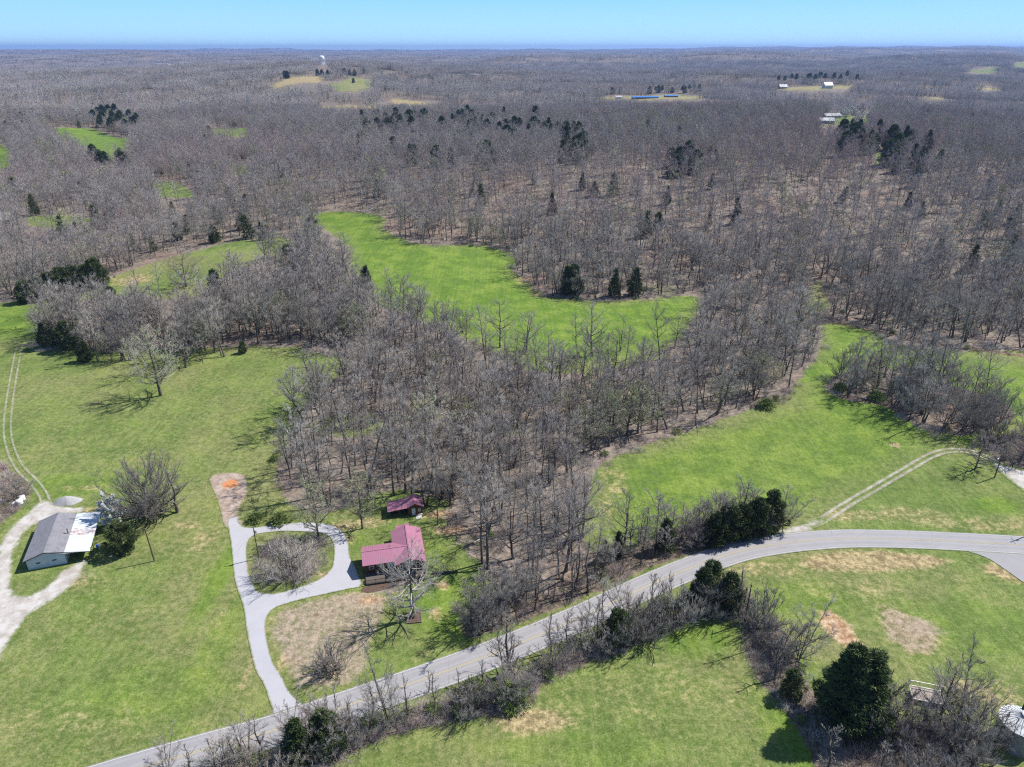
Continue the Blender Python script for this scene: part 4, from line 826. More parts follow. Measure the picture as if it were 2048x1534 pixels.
# middle distance: lighter copies of the same kinds of tree
mid = []
for i in range(7):
    tk, cr = gen_tree(200 + i, H=20, cb=[.4, .5, .35, .45, .42, .3, .48][i], W=[4.6, 3.8, 5.4, 4.8, 4.8, 5.8, 4.2][i], n1=12, n=(8, 8), tr=.16, rtw=.024, rel=.8, lvl=2, lean=.07, crook=.06)
    mid.append(lib_mesh('mid%d' % i, [(tk, M['bark']), (cr, [M['bark'], M['twig_far']] if i < 6 else [M['bark'], M['red_bud']])]))
tk, cr = gen_tree(210, H=18, cb=.35, W=5.4, n1=11, n=(8, 7), tr=.2, rtw=.028, rel=.75, lvl=2); leafy(cr, 9, 700, .35, 2, 5); mid.append(lib_mesh('mid7', [(tk, M['bark']), (cr, [M['bark'], M['twig_far'], M['bud']])]))
tk, cr = gen_cedar(211, H=15, W=3.4, N=500, sp=1.1); mid.append(lib_mesh('mid8', [(tk, M['bark']), (cr, M['cedar'])]))
L_mid = library('woodland_mid', mid)
P = forest_filter(jitter_polar(430, 1500, 6.5), 18, 3); n = len(P); ix = rng.integers(0, 7, n); q = rng.random(n); sx_ = np.sin(P[:, 0] * .011 + 2 * np.sin(P[:, 1] * .006)) + np.sin(P[:, 1] * .013 + 2 * np.sin(P[:, 0] * .008 + 1)); sy_ = np.sin(P[:, 0] * .019 + 1.7 * np.sin(P[:, 1] * .011 + 2)) * np.sin(P[:, 1] * .008 + 1.3)
ix[(sx_ > .7) & (q < .6)] = 6; ix[q < .02 + .12 * (sy_ > .6)] = 7; ix[q > .990 - .05 * (sx_ < -1.3)] = 8
mass('forest', P, L_mid, sc(n, .55, 1.12, .9, 1.35), ix, 'grey bare woodland covering the middle distance hills')
# far: groves of many small crowns
def grove(seed, size, nt):
    r = random.Random(seed); mb = MB(); cells = int(math.sqrt(nt)); st = size / cells
    for i in range(cells):
        for j in range(cells):
            x = (i + .5 + r.uniform(-.4, .4)) * st - size / 2; y = (j + .5 + r.uniform(-.4, .4)) * st - size / 2; h = r.uniform(13, 20); w_ = r.uniform(3.4, 5.4)
            kind = r.random(); mi = 1 if kind < .86 else 2 if kind < .90 else 3 if kind < .93 else 4
            if mi == 3: h *= .9; w_ *= .7
            mb.tube([(x, y, -3), (x, y, h * .6)], [.3, 0.0], 3, 0)
            for _ in range(36):
                th = r.uniform(0, 6.28); v = r.random(); rr_ = w_ * math.sqrt(1 - abs(2 * v - .9) ** 2 * .8 if abs(2 * v - .9) < 1.1 else .05) * r.random() ** .4; z = h * (.35 + .62 * v)
                if mi == 3: rr_ = w_ * (1 - v) * r.random() ** .4; z = h * (.1 + .9 * v)
                p = np.array([x + rr_ * math.cos(th), y + rr_ * math.sin(th), z]); d = unit(np.array([math.cos(th), math.sin(th), 1.4]) + rvec(r) * .8) * r.uniform(1.2, 3.0); s_ = unit(np.cross(d, rvec(r))) * (.16 if mi != 3 else .6)
                if mi == 4: s_ = s_ * 1.2
                mb.add([p - s_, p + s_, p + d], [(0, 1, 2)], mi)
    return mb
gm = [M['bark'], M['twig_far'], M['bud'], M['cedar'], M['red_bud']]
L_far = library('woodland_far', [lib_mesh('grove%d' % i, [(grove(300 + i, 44, 36), gm)]) for i in range(6)])
P = jitter_polar(1500, 5200, 40, 42); x, y = P[:, 0], P[:, 1]; k = wood_sd(x, y) > 8
for pg, keep in CLEARPX[5:] + [(TOWER_CLR, 1)]:
    for hf in (18, 9, 3):
        px, py = PX(x, y, hgt(x, y) + hf); k &= ~(sdf(np.array(pg, float), px, py, 3) > -.4)
P = P[k]; n = len(P); mass('forest', P, L_far, sc(n, .8, 1.1, 1, 1.1), rng.integers(0, 6, n), 'hazy bare woodland of the far hills', tilt=.0)
P = jitter_polar(5200, 21000, 100, 42); n = len(P); s_ = np.stack([np.full(n, 2.4), np.full(n, 2.4), rng.uniform(.8, 1.2, n)], 1)
mass('forest', P, L_far, s_, rng.integers(0, 6, n), 'blue distant woodland running to the horizon', tilt=0)
# brush and saplings
def brush(seed, n, h, wd, mi=0):
    r = random.Random(seed); mb = MB()
    for _ in range(n):
        th = r.uniform(0, 6.28); q = r.random() ** .5 * wd * .5; p = np.array([q * math.cos(th), q * math.sin(th), -.05]); d = unit(np.array([math.cos(th) * .7, math.sin(th) * .7, 1.0]) + rvec(r) * .5)
        L = h * r.uniform(.4, 1); a = p + d * L * .5; b_ = a + unit(d + rvec(r) * .5) * L * .5; mb.tube([p, a, b_], [.02, .012, 0.0], 3, mi)
        for _ in range(3):
            s0 = p + (a - p) * r.uniform(.3, 1.0); mb.tube([s0, s0 + unit(d + rvec(r)) * L * .4], [.010, 0.0], 3, mi)
    return mb
br = [lib_mesh('br%d' % i, [(brush(400 + i, 90, [1.6, 2.4, 1.2, 3.2, 1.0][i], [2.6, 2.2, 3.0, 2.0, 2.4][i]), M['red_bud'] if i in (2, 3) else M['twig'])]) for i in range(5)]
tk, cr = gen_cedar(420, H=1.5, W=1.1, N=260, cb=.02, shape='egg', sp=.28); br.append(lib_mesh('br5', [(cr, M['green_shrub'])]))
L_br = library('brush', br)
P = jitter_polar(75, 420, 2.9); x, y = P[:, 0], P[:, 1]; ws_ = wood_sd(x, y); ss = scrub_sd(x, y)
k = ((ss > .2) & (sdline(ROAD, x, y) > 5.2)) | ((ws_ > -1.5) & (rng.random(len(x)) < .26) & (sdf(CABIN_CLR, x, y) < 0)) | ((np.abs(ws_) < 3) & (rng.random(len(x)) < .3) & (np.hypot(x, y) > 140) & (sdf(CABIN_CLR, x, y) < 0))
P = P[k]; n = len(P); ss = ss[k]; ix = rng.integers(0, 5, n); ix[rng.random(n) < .05] = 5
mass('undergrowth', P, L_br, sc(n, .6, 1.25, .9, 1.5), ix, 'tangled brown brush on the verges and under the trees', tilt=.15)
def brush_in(poly_, sp, idx, s0, s1, label, name='undergrowth'):
    xy = np.array([(a, b_) for a in np.arange(poly_[:, 0].min(), poly_[:, 0].max(), sp) for b_ in np.arange(poly_[:, 1].min(), poly_[:, 1].max(), sp)]) + 0.
    xy += rng.uniform(-sp / 2, sp / 2, xy.shape); xy = xy[sdf(poly_, xy[:, 0], xy[:, 1]) > 0]; n = len(xy)
    return mass(name, xy, L_br, sc(n, s0, s1, 1, 1.4), rng.choice(idx, n), label, tilt=.15)
brush_in(W_S, 1.9, [0, 1, 2, 3, 3, 5], .7, 1.5, 'dense brown thicket lining the lower side of the road')
brush_in(W_R, 3.6, [0, 1, 2, 3], .6, 1.3, 'grey brush under the bare trees by the grain bin')
isl = spline(poly([(540, 1080), (515, 1110), (520, 1165), (620, 1155), (652, 1115), (645, 1080)]), True, 2)
brush_in(isl, 2.0, [0, 1, 3, 3], .7, 1.2, 'low brush growing on the driveway island')
fb = spline(poly([(500, 640), (600, 610), (700, 620), (720, 680), (640, 692), (520, 690)]), True, 4)
dl = []
for i in range(3):
    mb = MB(); q_ = random.Random(70 + i); L_ = [7, 10, 5][i]; P_ = [np.array([(j / 5 - .5) * L_, q_.gauss(0, .12), .25]) for j in range(6)]; mb.tube(P_, [.22 * (1 - .12 * j) for j in range(6)], 6, 0, True)
    for j in range(5): s0 = P_[1 + j]; mb.tube([s0, s0 + np.array([q_.uniform(.5, 2), q_.choice([-1, 1]) * q_.uniform(.8, 2.4), q_.uniform(.2, 1.6)])], [.08, .02], 4, 0)
    dl.append(lib_mesh('dead%d' % i, [(mb, M['pale_bark'] if i else M['bark'])]))
L_dead = library('deadwood', dl)
P = jitter_polar(250, 650, 9); x, y = P[:, 0], P[:, 1]; k = (wood_sd(x, y) > 2) & (rng.random(len(x)) < .10 + .75 * np.exp(-((x - 190) / 170) ** 2 / 2 - ((y - 430) / 110) ** 2 / 2) + .8 * (sdf(spline(poly([(500, 660), (520, 610), (600, 600), (700, 620), (720, 680), (640, 692)]), True, 4), x, y) > 0))
P = P[k]; n = len(P); mass('deadwood', P, L_dead, sc(n, .6, 1.2), rng.integers(0, 3, n), 'fallen trunks and limbs lying on the woodland floor', tilt=.05)
# trees standing in the roadside strips
def strip_trees(pg, n, hs, keys, where, group):
    got = []; tries = 0
    while len(got) < n and tries < 4000:
        tries += 1; x = random.uniform(pg[:, 0].min(), pg[:, 0].max()); y = random.uniform(pg[:, 1].min(), pg[:, 1].max())
        if sdf(pg, np.array([x]), np.array([y]), 5)[0] < .3 or sdline(ROAD, np.array([x]), np.array([y]))[0] < 5.5: continue
        if any(math.hypot(x - a, y - b_) < 2.6 for a, b_ in got) or any(math.hypot(x - a, y - b_) < 2 for a, b_, c_ in TAKEN): continue
        got.append((x, y)); px, py = PX(x, y, float(hgt(x, y))); h = random.uniform(*hs); k = random.choice(keys)
        kd = {'multi': 'many stemmed', 'thin': 'thin', 'wood0': 'straight', 'wood1': 'slim', 'wood5': 'forked', 'wood3': 'leaning', 'shrub': 'low round', 'vase': 'spreading'}[k]
        ph = min(where, key=lambda l: abs(l[0] - px))[1]
        plant(k, 0, 0, h, ('tall ' if h > hs[0] * .4 + hs[1] * .6 else 'short ') + kd + ' bare tree ' + ph, group=group, xy=(x, y), w=1.5 if k == 'thin' else 1)
strip_trees(W_N, 46, (9, 16), ['multi', 'thin', 'wood5', 'wood1', 'wood3', 'wood0'], [(960, 'on the upper verge below the cabin lawn'), (1040, 'on the upper verge at the corner of the main wood'), (1130, 'on the upper verge before the main wood'), (1220, 'on the upper verge by the small pointed cedars'), (1330, 'on the upper verge left of the cedar row'), (1460, 'on the upper verge among the cedar row')], 'bare trees on the upper verge')
strip_trees(W_S, 46, (6, 12), ['multi', 'thin', 'thin', 'wood5', 'wood1', 'shrub'], [(430, 'below the road left of the driveway mouth'), (560, 'below the road at the driveway mouth'), (700, 'below the road before the brown front yard'), (850, 'below the road before the pale barked tree'), (1000, 'below the road around the tallest verge tree'), (1130, 'below the road left of the small cedar'), (1270, 'below the road right of the small cedar'), (1400, 'below the road around the dark pair of cedars')], 'bare trees below the road')
strip_trees(W_R, 15, (7, 14), ['multi', 'thin', 'vase', 'wood1', 'shrub'], [(1530, 'in the scrub right of the utility poles'), (1600, 'in the scrub left of the huge cedar'), (1700, 'around the foot of the huge cedar'), (1800, 'between the huge cedar and the wagon'), (1900, 'left of the grain bin')], 'bare trees in the scrub by the grain bin')
strip_trees(W_Y, 10, (7, 12), ['multi', 'vase', 'shrub'], [(2000, 'in the brown patch by the gravel yard')], 'bare trees by the gravel yard')
strip_trees(W_C, 40, (12, 20), ['multi', 'vase', 'wood1', 'wood5', 'wood3'], [(1680, 'at the left end of the field clump'), (1770, 'in the left half of the field clump'), (1860, 'in the middle of the field clump'), (1960, 'at the right end of the field clump')], 'bare trees of the field clump')
# fallen trunks
def log_(px, py, L, r_, az, label):
    mb = MB(); rr_ = random.Random(int(px)); n_ = 5; P_ = [np.array([(i / n_ - .5) * L, rr_.gauss(0, .12), r_ * .9 + rr_.gauss(0, .04)]) for i in range(n_ + 1)]
    mb.tube(P_, [r_ * (1 - .45 * i / n_) for i in range(n_ + 1)], 7, 0, True)
    for i in range(3):
        s0 = P_[2 + i]; mb.tube([s0, s0 + np.array([rr_.uniform(.3, 1.5), rr_.choice([-1, 1]) * rr_.uniform(.6, 1.6), rr_.uniform(.3, 1.4)])], [r_ * .35, .01], 4, 0)
    o = mb.build('fallen_log', M['pale_bark'] if r_ < .3 else M['bark']); o.location = at(px, py); o.rotation_euler = (0, 0, az); tag(o, label, 'log', 'fallen logs'); return o
for q in [(640, 645, 9, .28, .5, 'pale fallen log among stumps above the meadow'), (560, 640, 8, .28, -.3, 'pale fallen log left of the stumps above the meadow'), (870, 986, 11, .45, -.08, 'long dark fallen trunk behind the dark red shed'), (958, 1080, 4, .25, .8, 'short pale cut log beside the tall pair of trees'), (890, 1147, 6, .35, .1, 'dark fallen trunk across the cabin lawn'),
          (1730, 640, 9, .3, -.4, 'pale fallen log by the creek above the small field'), (1990, 1485, 7, .3, .5, 'fallen limb in front of the grain bin'), (600, 660, 7, .26, 1.0, 'crossed fallen log above the meadow'), (1100, 1075, 5, .3, .2, 'fallen log inside the wood right of the cabin')]: log_(*q)
brushpile = fb
#MORE
# ------------------------------------------------------------------ buildings
def metal_roof(name, a, c, rust=None, rib=.45, axis=0, rough=.38, metal=.0):
    """ribbed sheet metal, ribs counted along a local axis"""
    m, t, b = newmat(name); p = t.n('ShaderNodeTexCoord').outputs['Object']; s = t.n('ShaderNodeSeparateXYZ', i_Vector=p).outputs
    k = t.m('FRACT', t.m('DIVIDE', s[axis], rib)); r_ = t.m('LESS_THAN', t.m('ABSOLUTE', t.m('SUBTRACT', k, .5)), .09)
    col = t.mix(t.noise(p, .6, 6, .6), a, c)
    sheet = t.n('ShaderNodeTexWhiteNoise', noise_dimensions='1D', i_W=t.m('FLOOR', t.m('DIVIDE', s[axis], rib * 3))).outputs[0]
    col = t.mix(t.m('MULTIPLY', sheet, .25), col, tuple(q * .8 for q in a))
    if rust:
        y0, y1, rc = rust; f = t.m('MULTIPLY', t.m('GREATER_THAN', s[1], y0), t.m('LESS_THAN', s[1], y1))
        f = t.m('MULTIPLY', f, t.step(t.noise(p, 1.3, 7, .75), .45, .62)); col = t.mix(f, col, rc)
        col = t.mix(t.m('MULTIPLY', t.step(t.noise(p, .5, 8, .75), .6, .72), .35), col, rc)
    setc(t, b, col); b.inputs['Roughness'].default_value = rough; b.inputs['Metallic'].default_value = metal; b.inputs['Specular IOR Level'].default_value = .5
    bp = t.n('ShaderNodeBump', i_Strength=.8, i_Distance=.04, i_Height=r_); t.t.links.new(bp.outputs[0], b.inputs['Normal']); return m
def courses(name, a, c, h, w, mortar, rough=.85):
    m, t, b = newmat(name); p = t.n('ShaderNodeTexCoord').outputs['Object']; s = t.n('ShaderNodeSeparateXYZ', i_Vector=p).outputs
    v = t.n('ShaderNodeCombineXYZ', i_0=t.m('ADD', s[0], s[1]), i_1=s[2]).outputs[0]
    br_ = t.n('ShaderNodeTexBrick', i_Vector=v, i_Scale=1.0, i_Color1=tuple(a) + (1,), i_Color2=tuple(c) + (1,), i_Mortar=tuple(mortar) + (1,))
    br_.inputs['Mortar Size'].default_value = .012; br_.inputs['Brick Width'].default_value = w; br_.inputs['Row Height'].default_value = h
    col = t.mix(t.m('MULTIPLY', t.step(t.noise(p, .8, 7, .7), .45, .7), .45), br_.outputs[0], tuple(q * .55 for q in a)); setc(t, b, col); b.inputs['Roughness'].default_value = rough; return m
M['shingle'] = courses('grey_brown_roofing', (.205, .205, .235), (.24, .24, .275), .3, 1.1, (.20, .185, .195)); M['galv'] = metal_roof('galvanised_sheet', (.60, .64, .70), (.72, .76, .80), (6.6, 9.6, (.42, .17, .09)), .75, 1, .35, .15)
M['block'] = courses('painted_concrete_block', (.50, .53, .58), (.56, .59, .63), .2, .4, (.36, .38, .42)); M['red_roof'] = metal_roof('wine_red_metal_roof', (.35, .15, .225), (.42, .195, .28), None, .42, 0, .33)
M['red_roof_y'] = metal_roof('wine_red_metal_roof_crosswise', (.35, .15, .225), (.42, .195, .28), None, .42, 1, .33)
M['log'] = courses('brown_log_wall', (.13, .055, .03), (.17, .075, .04), .22, 6, (.035, .02, .012)); M['dark'] = plain('dark_parts_and_vent_shade', (.03, .028, .026)); M['white_paint'] = plain('white_trim', (.78, .78, .76), .5, .1)  # dark: near black for trim, rails and wheels, plus shade painted into vents
M['glass'] = plain('window_glass', (.03, .04, .05), .08, .1, spec=.9); M['deck'] = courses('weathered_deck_boards', (.33, .28, .25), (.38, .33, .30), .14, 4, (.12, .1, .09)); M['wood'] = plain('weathered_timber', (.20, .155, .12), .9, .4, 6); M['pole'] = plain('creosoted_pole', (.115, .09, .072), .9, .4, 4)
M['concrete'] = plain('pale_concrete', (.55, .54, .52), .9, .15); M['steel'] = plain('dull_steel', (.42, .43, .45), .45, .25, 2, .6); M['blue'] = plain('blue_plastic', (.06, .12, .38), .5); M['plastic'] = plain('white_plastic', (.80, .80, .78), .45, .12); M['gable'] = plain('pale_blue_gable_board', (.46, .50, .56), .6, .1)
M['stone_pile'] = plain('crushed_grey_stone', (.40, .40, .42), .95, .35, 9); M['door_w'] = plain('pale_grey_door', (.62, .66, .72), .5, .1); M['log_door'] = plain('brown_door', (.20, .09, .05), .6); M['barkmulch'] = plain('bark_mulch', (.13, .085, .065), .95, .4, 5)
def roofslab(mb, a, b_, c, d, th=.12, mi=0):
    """four corners (top side) in order; slab hangs below"""
    P_ = [Vector(q) for q in (a, b_, c, d)]; n_ = (P_[1] - P_[0]).cross(P_[2] - P_[0]).normalized()
    if n_.z < 0: P_ = P_[::-1]; n_ = -n_
    Q = [q - n_ * th for q in P_]; mb.add(P_ + Q, [(0, 1, 2, 3), (7, 6, 5, 4)] + [(i, i + 4, (i + 1) % 4 + 4, (i + 1) % 4) for i in range(4)], mi)
def roofpoly(mb, pts, th=.12, mi=0):
    P_ = [Vector(q) for q in pts]; n_ = (P_[1] - P_[0]).cross(P_[2] - P_[0]).normalized()
    if n_.z < 0: P_ = P_[::-1]; n_ = -n_
    k = len(P_); Q = [q - n_ * th for q in P_]; mb.add(P_ + Q, [tuple(range(k)), tuple(range(2 * k - 1, k - 1, -1))] + [(i, i + k, (i + 1) % k + k, (i + 1) % k) for i in range(k)], mi)
def gwall(mb, pts, th, nrm, mi=0):
    P_ = [Vector(q) for q in pts]; k = len(P_); Q = [q + Vector(nrm) * th for q in P_]
    mb.add(P_ + Q, [tuple(range(k)), tuple(range(2 * k - 1, k - 1, -1))] + [(i, i + k, (i + 1) % k + k, (i + 1) % k) for i in range(k)], mi)
def window(parent, x, y, z, w, h, axis, out, fm=None):
    """framed window set on a wall; axis 0: wall runs along x, 1: along y; out = outward sign"""
    mb = MB(); t_ = .09
    def bar(u0, u1, z0, z1, d0=0, d1=.06, m_=mb):
        if axis == 0: m_.bx(x + u0, x + u1, min(y + out * d0, y + out * d1), max(y + out * d0, y + out * d1), z + z0, z + z1)
        else: m_.bx(min(x + out * d0, x + out * d1), max(x + out * d0, x + out * d1), y + u0, y + u1, z + z0, z + z1)
    bar(-w / 2, w / 2, 0, t_); bar(-w / 2, w / 2, h - t_, h); bar(-w / 2, -w / 2 + t_, t_, h - t_); bar(w / 2 - t_, w / 2, t_, h - t_); bar(-w / 2 + t_, w / 2 - t_, h / 2 - .04, h / 2 + .04)
    f = mb.build('window', fm or M['white_paint'], parent); g = MB(); bar(-w / 2 + .02, w / 2 - .02, .02, h - .02, 0, .03, g); g.build('pane', M['glass'], f); return f
S = 1.1
# --- barn with lean-to --------------------------------------------------------
def frame(px, py, u):
    o = at(px, py); return o, math.atan2(u[1], u[0])
o, rz = frame(57.6, 1140.4, (.942, .335)); zb = o.z
barn = thing('barn', 'long block barn with grey brown roof and bright metal lean-to over its right side', 'barn', (o.x, o.y, zb), rz)
D = 14.4 * S; W1 = 7.15 * S; W2 = 11.7 * S; zr, ze, zm, zo = 3.9 * S, 2.5 * S, 2.78 * S, 2.12 * S; rx = 3.65 * S; ov = .5
def zl(x): return ze + (zr - ze) * (x + ov) / (rx + ov)
def zR(x): return zr + (zm - zr) * (x - rx) / (W1 - rx)
mb = MB(); th = .2
mb.bx(0, th, 0, D, -.6, zl(0) - .15); mb.bx(W1 - th, W1, 0, D, -.6, zR(W1) - .16)
gwall(mb, [(th, 0, -.6), (W1 - th, 0, -.6), (W1 - th, 0, 2.45), (th, 0, 2.45)], th, (0, 1, 0)); gwall(mb, [(th, D - th, -.6), (W1 - th, D - th, -.6), (W1 - th, D - th, zR(W1) - .2), (rx, D - th, zr - .2), (th, D - th, zl(0) - .2)], th, (0, 1, 0))
w_ = mb.build('wall', M['block'], barn)
mb = MB(); gwall(mb, [(.02, -.03, 2.46), (W1 - .02, -.03, 2.46), (W1 - .02, -.03, zR(W1) - .18), (rx, -.03, zr - .17), (.02, -.03, max(zl(0) - .15, 2.5))], .14, (0, 1, 0)); mb.build('gable', M['gable'], barn)
mb = MB(); roofslab(mb, (-ov, -ov, ze), (rx, -ov, zr), (rx, D + ov, zr), (-ov, D + ov, ze)); roofslab(mb, (rx, -ov, zr), (W1 + .05, -ov, zm), (W1 + .05, D + ov, zm), (rx, D + ov, zr)); rf = mb.build('roof', M['shingle'], barn)
mb = MB(); mb.box((rx, D / 2, zr + .02), (.22, D + 2 * ov, .05)); mb.build('ridge_cap', M['steel'], rf)
mb = MB(); roofslab(mb, (W1 + .06, -ov, zm + .05), (W2 + .3, -ov, zo), (W2 + .3, D + ov, zo), (W1 + .06, D + ov, zm + .05), .06); mb.build('lean_to_roof', M['galv'], barn)
mb = MB(); mb.bx(-ov - .03, -ov, -ov, D + ov, ze - .2, ze + .02); roofslab(mb, (-ov, -ov - .05, ze + .03), (rx, -ov - .05, zr + .03), (rx, -ov - .01, zr + .03), (-ov, -ov - .01, ze + .03), .2); roofslab(mb, (rx, -ov - .05, zr + .03), (W2 + .3, -ov - .05, zo + .04), (W2 + .3, -ov - .01, zo + .04), (rx, -ov - .01, zr + .03), .2); mb.build('fascia', M['dark'], barn)
for i in range(5):
    mb = MB(); y = .1 + i * (D - .2) / 4; mb.bx(W2 - .1, W2 + .06, y - .08, y + .08, -.7, zo - .08); mb.build('post', M['wood'], barn)
mb = MB(); mb.bx(W2 - .1, W2 + .06, 0, D, zo - .28, zo - .06); mb.build('beam', M['wood'], barn)
for x in (1.8, 5.1): 
    mb = MB(); mb.bx(x, x + .9, -.03, .0, 1.3, 1.6); mb.build('vent_opening', M['dark'], barn)  # solid slab on the wall; the shade inside the vent is its dark colour
mb = MB(); mb.tube([(W1 - .35, 7.6, zm - .2), (W1 - .35, 7.6, zm + 1.3)], [.13, .13], 10, 0, True); mb.lathe([(0, .45), (.26, .25), (.26, .2)], 10, 0, (W1 - .35, 7.6, zm + 1.1)); mb.build('flue', M['wood'], barn)
mb = MB(); mb.tube([(6.9, .3, zm), (6.9, .3, zm + 1.5)], [.03, .03], 5); 
for k in range(4): mb.tube([(6.5, .3, zm + .8 + k * .2), (7.3, .3, zm + .8 + k * .2)], [.02, .02], 4)
mb.build('antenna', M['steel'], barn)
mb = MB(); mb.bx(W1 + .1, W1 + .14, 4.2, 5.2, 0, 2.1); mb.build('door', M['log_door'], barn)
Mb = Matrix.Translation(barn.location) @ Matrix.Rotation(rz, 4, 'Z')
def local(x, y, z=0): return Mb @ Vector((x, y, z))
def drum(px, py, r_, h, mat, label, name='drum', xyz=None):
    mb = MB(); mb.lathe([(0, 0), (r_, 0), (r_, h * .3), (r_ * 1.03, h * .32), (r_, h * .34), (r_, h * .64), (r_ * 1.03, h * .66), (r_, h * .68), (r_, h), (r_ * .93, h + .02), (r_ * .25, h + .05), (0, h + .05)], 18); o_ = mb.build(name, mat, None, True)
    o_.location = at(px, py) if xyz is None else xyz; o_.location.z -= .03; tag(o_, label, name.replace('_', ' ')); return o_
q = local(W2 + .9, 3.6 * S); drum(0, 0, .35, 1.1, M['blue'], 'blue drum standing beside the barn lean-to posts', 'drum', Vector((q.x, q.y, float(hgt(q.x, q.y)))))
drum(41, 1009, .75, 1.5, M['plastic'], 'white tank nearer the lane of the two by the bare tree', 'tank'); drum(46, 1001, .7, 1.45, M['plastic'], 'white tank nearer the bare tree of the two by the lane', 'tank')
mb = MB(); mb.box((0, 0, .35), (1.1, .8, .7)); mb.box((0, 0, .74), (1.2, .9, .08)); o_ = mb.build('crate', M['plastic']); o_.location = at(31, 1010); tag(o_, 'low white crate left of the white tanks', 'crate')
# gravel pile
mb = MB(); rr_ = random.Random(3); n_ = 40; c_ = [];
for i in range(9):
    f = i / 8; z = 1.7 * (1 - f ** 1.35)
    for k in range(n_):
        a = 2 * math.pi * k / n_; R1 = 3.2 * f * (1 + .12 * math.sin(a * 2 + 1) + .05 * math.sin(a * 5)) * rr_.uniform(.97, 1.03) + .02
        mb.v.append((R1 * math.cos(a) * 1.05, R1 * math.sin(a) * .8, z + rr_.uniform(-.04, .04) - .1))
for i in range(8):
    for k in range(n_): mb.f.append((i * n_ + k, i * n_ + (k + 1) % n_, (i + 1) * n_ + (k + 1) % n_, (i + 1) * n_ + k)); mb.mi.append(0)
mb.f.append(tuple(range(n_))[::-1]); mb.mi.append(0)
o_ = mb.build('gravel_pile', M['stone_pile'], None, True); o_.location = at(134, 1003); tag(o_, 'heap of pale crushed stone beside the gravel lane', 'gravel pile')
# --- cabin --------------------------------------------------------------------
hn = np.array([.975, .222]); ha = np.array([.222, -.975]); ang = math.atan2(.222, .975)
def H(n_, a_): v = hn * n_ + ha * a_; return v * S
c0 = H(5.6, -124.2); zc = float(hgt(c0[0], c0[1]))
house = thing('cabin', 'L shaped log cabin with wine red metal roof and front deck', 'cabin', (c0[0], c0[1], zc), ang)
# local frame: x along n, y away from the viewer (-a)
X0, XW, XL, XR = -9.8 * S, -9.4 * S, -3.3 * S, 3.3 * S; XC = 0.0
YF, YB = -3.2 * S, 3.3 * S; RF, RB = -4.6 * S, 7.4 * S; fl = .55; ze, zr2 = 3.15 * S, 4.45 * S
mb = MB(); iw = .4; e = .18
def wbox(x0, x1, y0, y1, z1): mb.bx(x0, x1, y0, y1, -.5, z1)
# right wing walls
wbox(XL + iw, XL + iw + e, RF + 1.2, RB - iw, ze - .05); wbox(XR - iw - e, XR - iw, RF + 1.2, RB - iw, ze - .05)
for y in (RF + 1.2 - e, RB - iw): gwall(mb, [(XL + iw, y, -.5), (XR - iw, y, -.5), (XR - iw, y, ze - .05), (0, y, zr2 - .15), (XL + iw, y, ze - .05)], e, (0, 1, 0))
# west wing walls
wbox(XW, XL + iw - .01, YF + 1.3 - e, YF + 1.3, ze - .05 + .3); wbox(XW, XL + iw - .01, YB - iw - e, YB - iw, ze - .05)
gwall(mb, [(XW, YF + 1.3, -.5), (XW, YB - iw - e, -.5), (XW, YB - iw - e, ze - .05), (XW, 0, zr2 - .3), (XW, YF + 1.3, ze + .2)], e, (1, 0, 0))
mb.build('wall', M['log'], house)
zw = zr2 - .12
mb = MB(); roofslab(mb, (XC, RF, zr2), (XR, RF, ze), (XR, RB, ze), (XC, RB, zr2)); 
roofslab(mb, (XC, RF, zr2), (XL, RF, ze), (XL, RB, ze), (XC, RB, zr2)); roofslab(mb, (-2.0 * S, RB - 1.2, zr2 - .85), (XC + .9 * S, RB - 1.2, zr2 - .5), (XC + .9 * S, RB + 1.5, zr2 - .8), (-2.0 * S, RB + 1.5, zr2 - 1.05)); r1 = mb.build('roof', M['red_roof_y'], house)
mb = MB(); sl_ = (zr2 - ze) / (-XL)
roofpoly(mb, [(X0, YF, ze), (X0, 0, zw), (-.15, 0, zw), (-(YF / YF) * 3.3 * S + .0, YF, ze + .02)]); roofpoly(mb, [(X0, YB, ze), (X0, 0, zw), (-.15, 0, zw), (-3.3 * S, YB, ze + .02)]); mb.build('roof', M['red_roof'], house)
mb = MB(); mb.box((0, (RF + RB) / 2, zr2 + .03), (.3, RB - RF, .06)); mb.build('ridge_cap', M['red_roof_y'], r1)
mb = MB(); mb.box(((X0 - .15) / 2, 0, zw + .03), (-.15 - X0, .3, .06)); mb.build('ridge_cap', M['red_roof'], r1)
for x, y, z in ((-4.2, 1.1, .25), (1.2, 1.6, .3)):
    mb = MB(); zz = zw - abs(y) * .35 if x < -1 else zr2 - abs(x) * .35; mb.tube([(x, y, zz - .2), (x, y, zz + .55)], [.09, .09], 8, 0, True); mb.lathe([(0, .15), (.16, 0), (.16, -.05)], 8, 0, (x, y, zz + .55)); mb.build('vent_pipe', M['steel'], r1)
yw = YF + 1.3 - e
window(house, -8.0 * S, yw, 1.4, 1.1, 1.5, 0, -1); window(house, -5.6 * S, yw, 1.4, 1.0, 1.3, 0, -1); window(house, -1.2 * S, RF + 1.2 - e, 1.4, 1.1, 1.4, 0, -1); window(house, 1.4 * S, RF + 1.2 - e, 1.4, 1.1, 1.4, 0, -1); window(house, XR - iw, 2.0, 1.4, 1.1, 1.2, 1, 1); window(house, XR - iw, -1.5, 1.4, 1.1, 1.2, 1, 1); window(house, XW, .2, 1.4, 1.0, 1.2, 1, -1)
mb = MB(); mb.bx(-4.3 * S, -3.45 * S, yw - .07, yw, fl, fl + 2.05); dr = mb.build('door', M['door_w'], house); mb = MB(); mb.box((-4.2 * S, yw - .1, fl + 1), (.06, .06, .06)); mb.build('handle', M['steel'], dr)
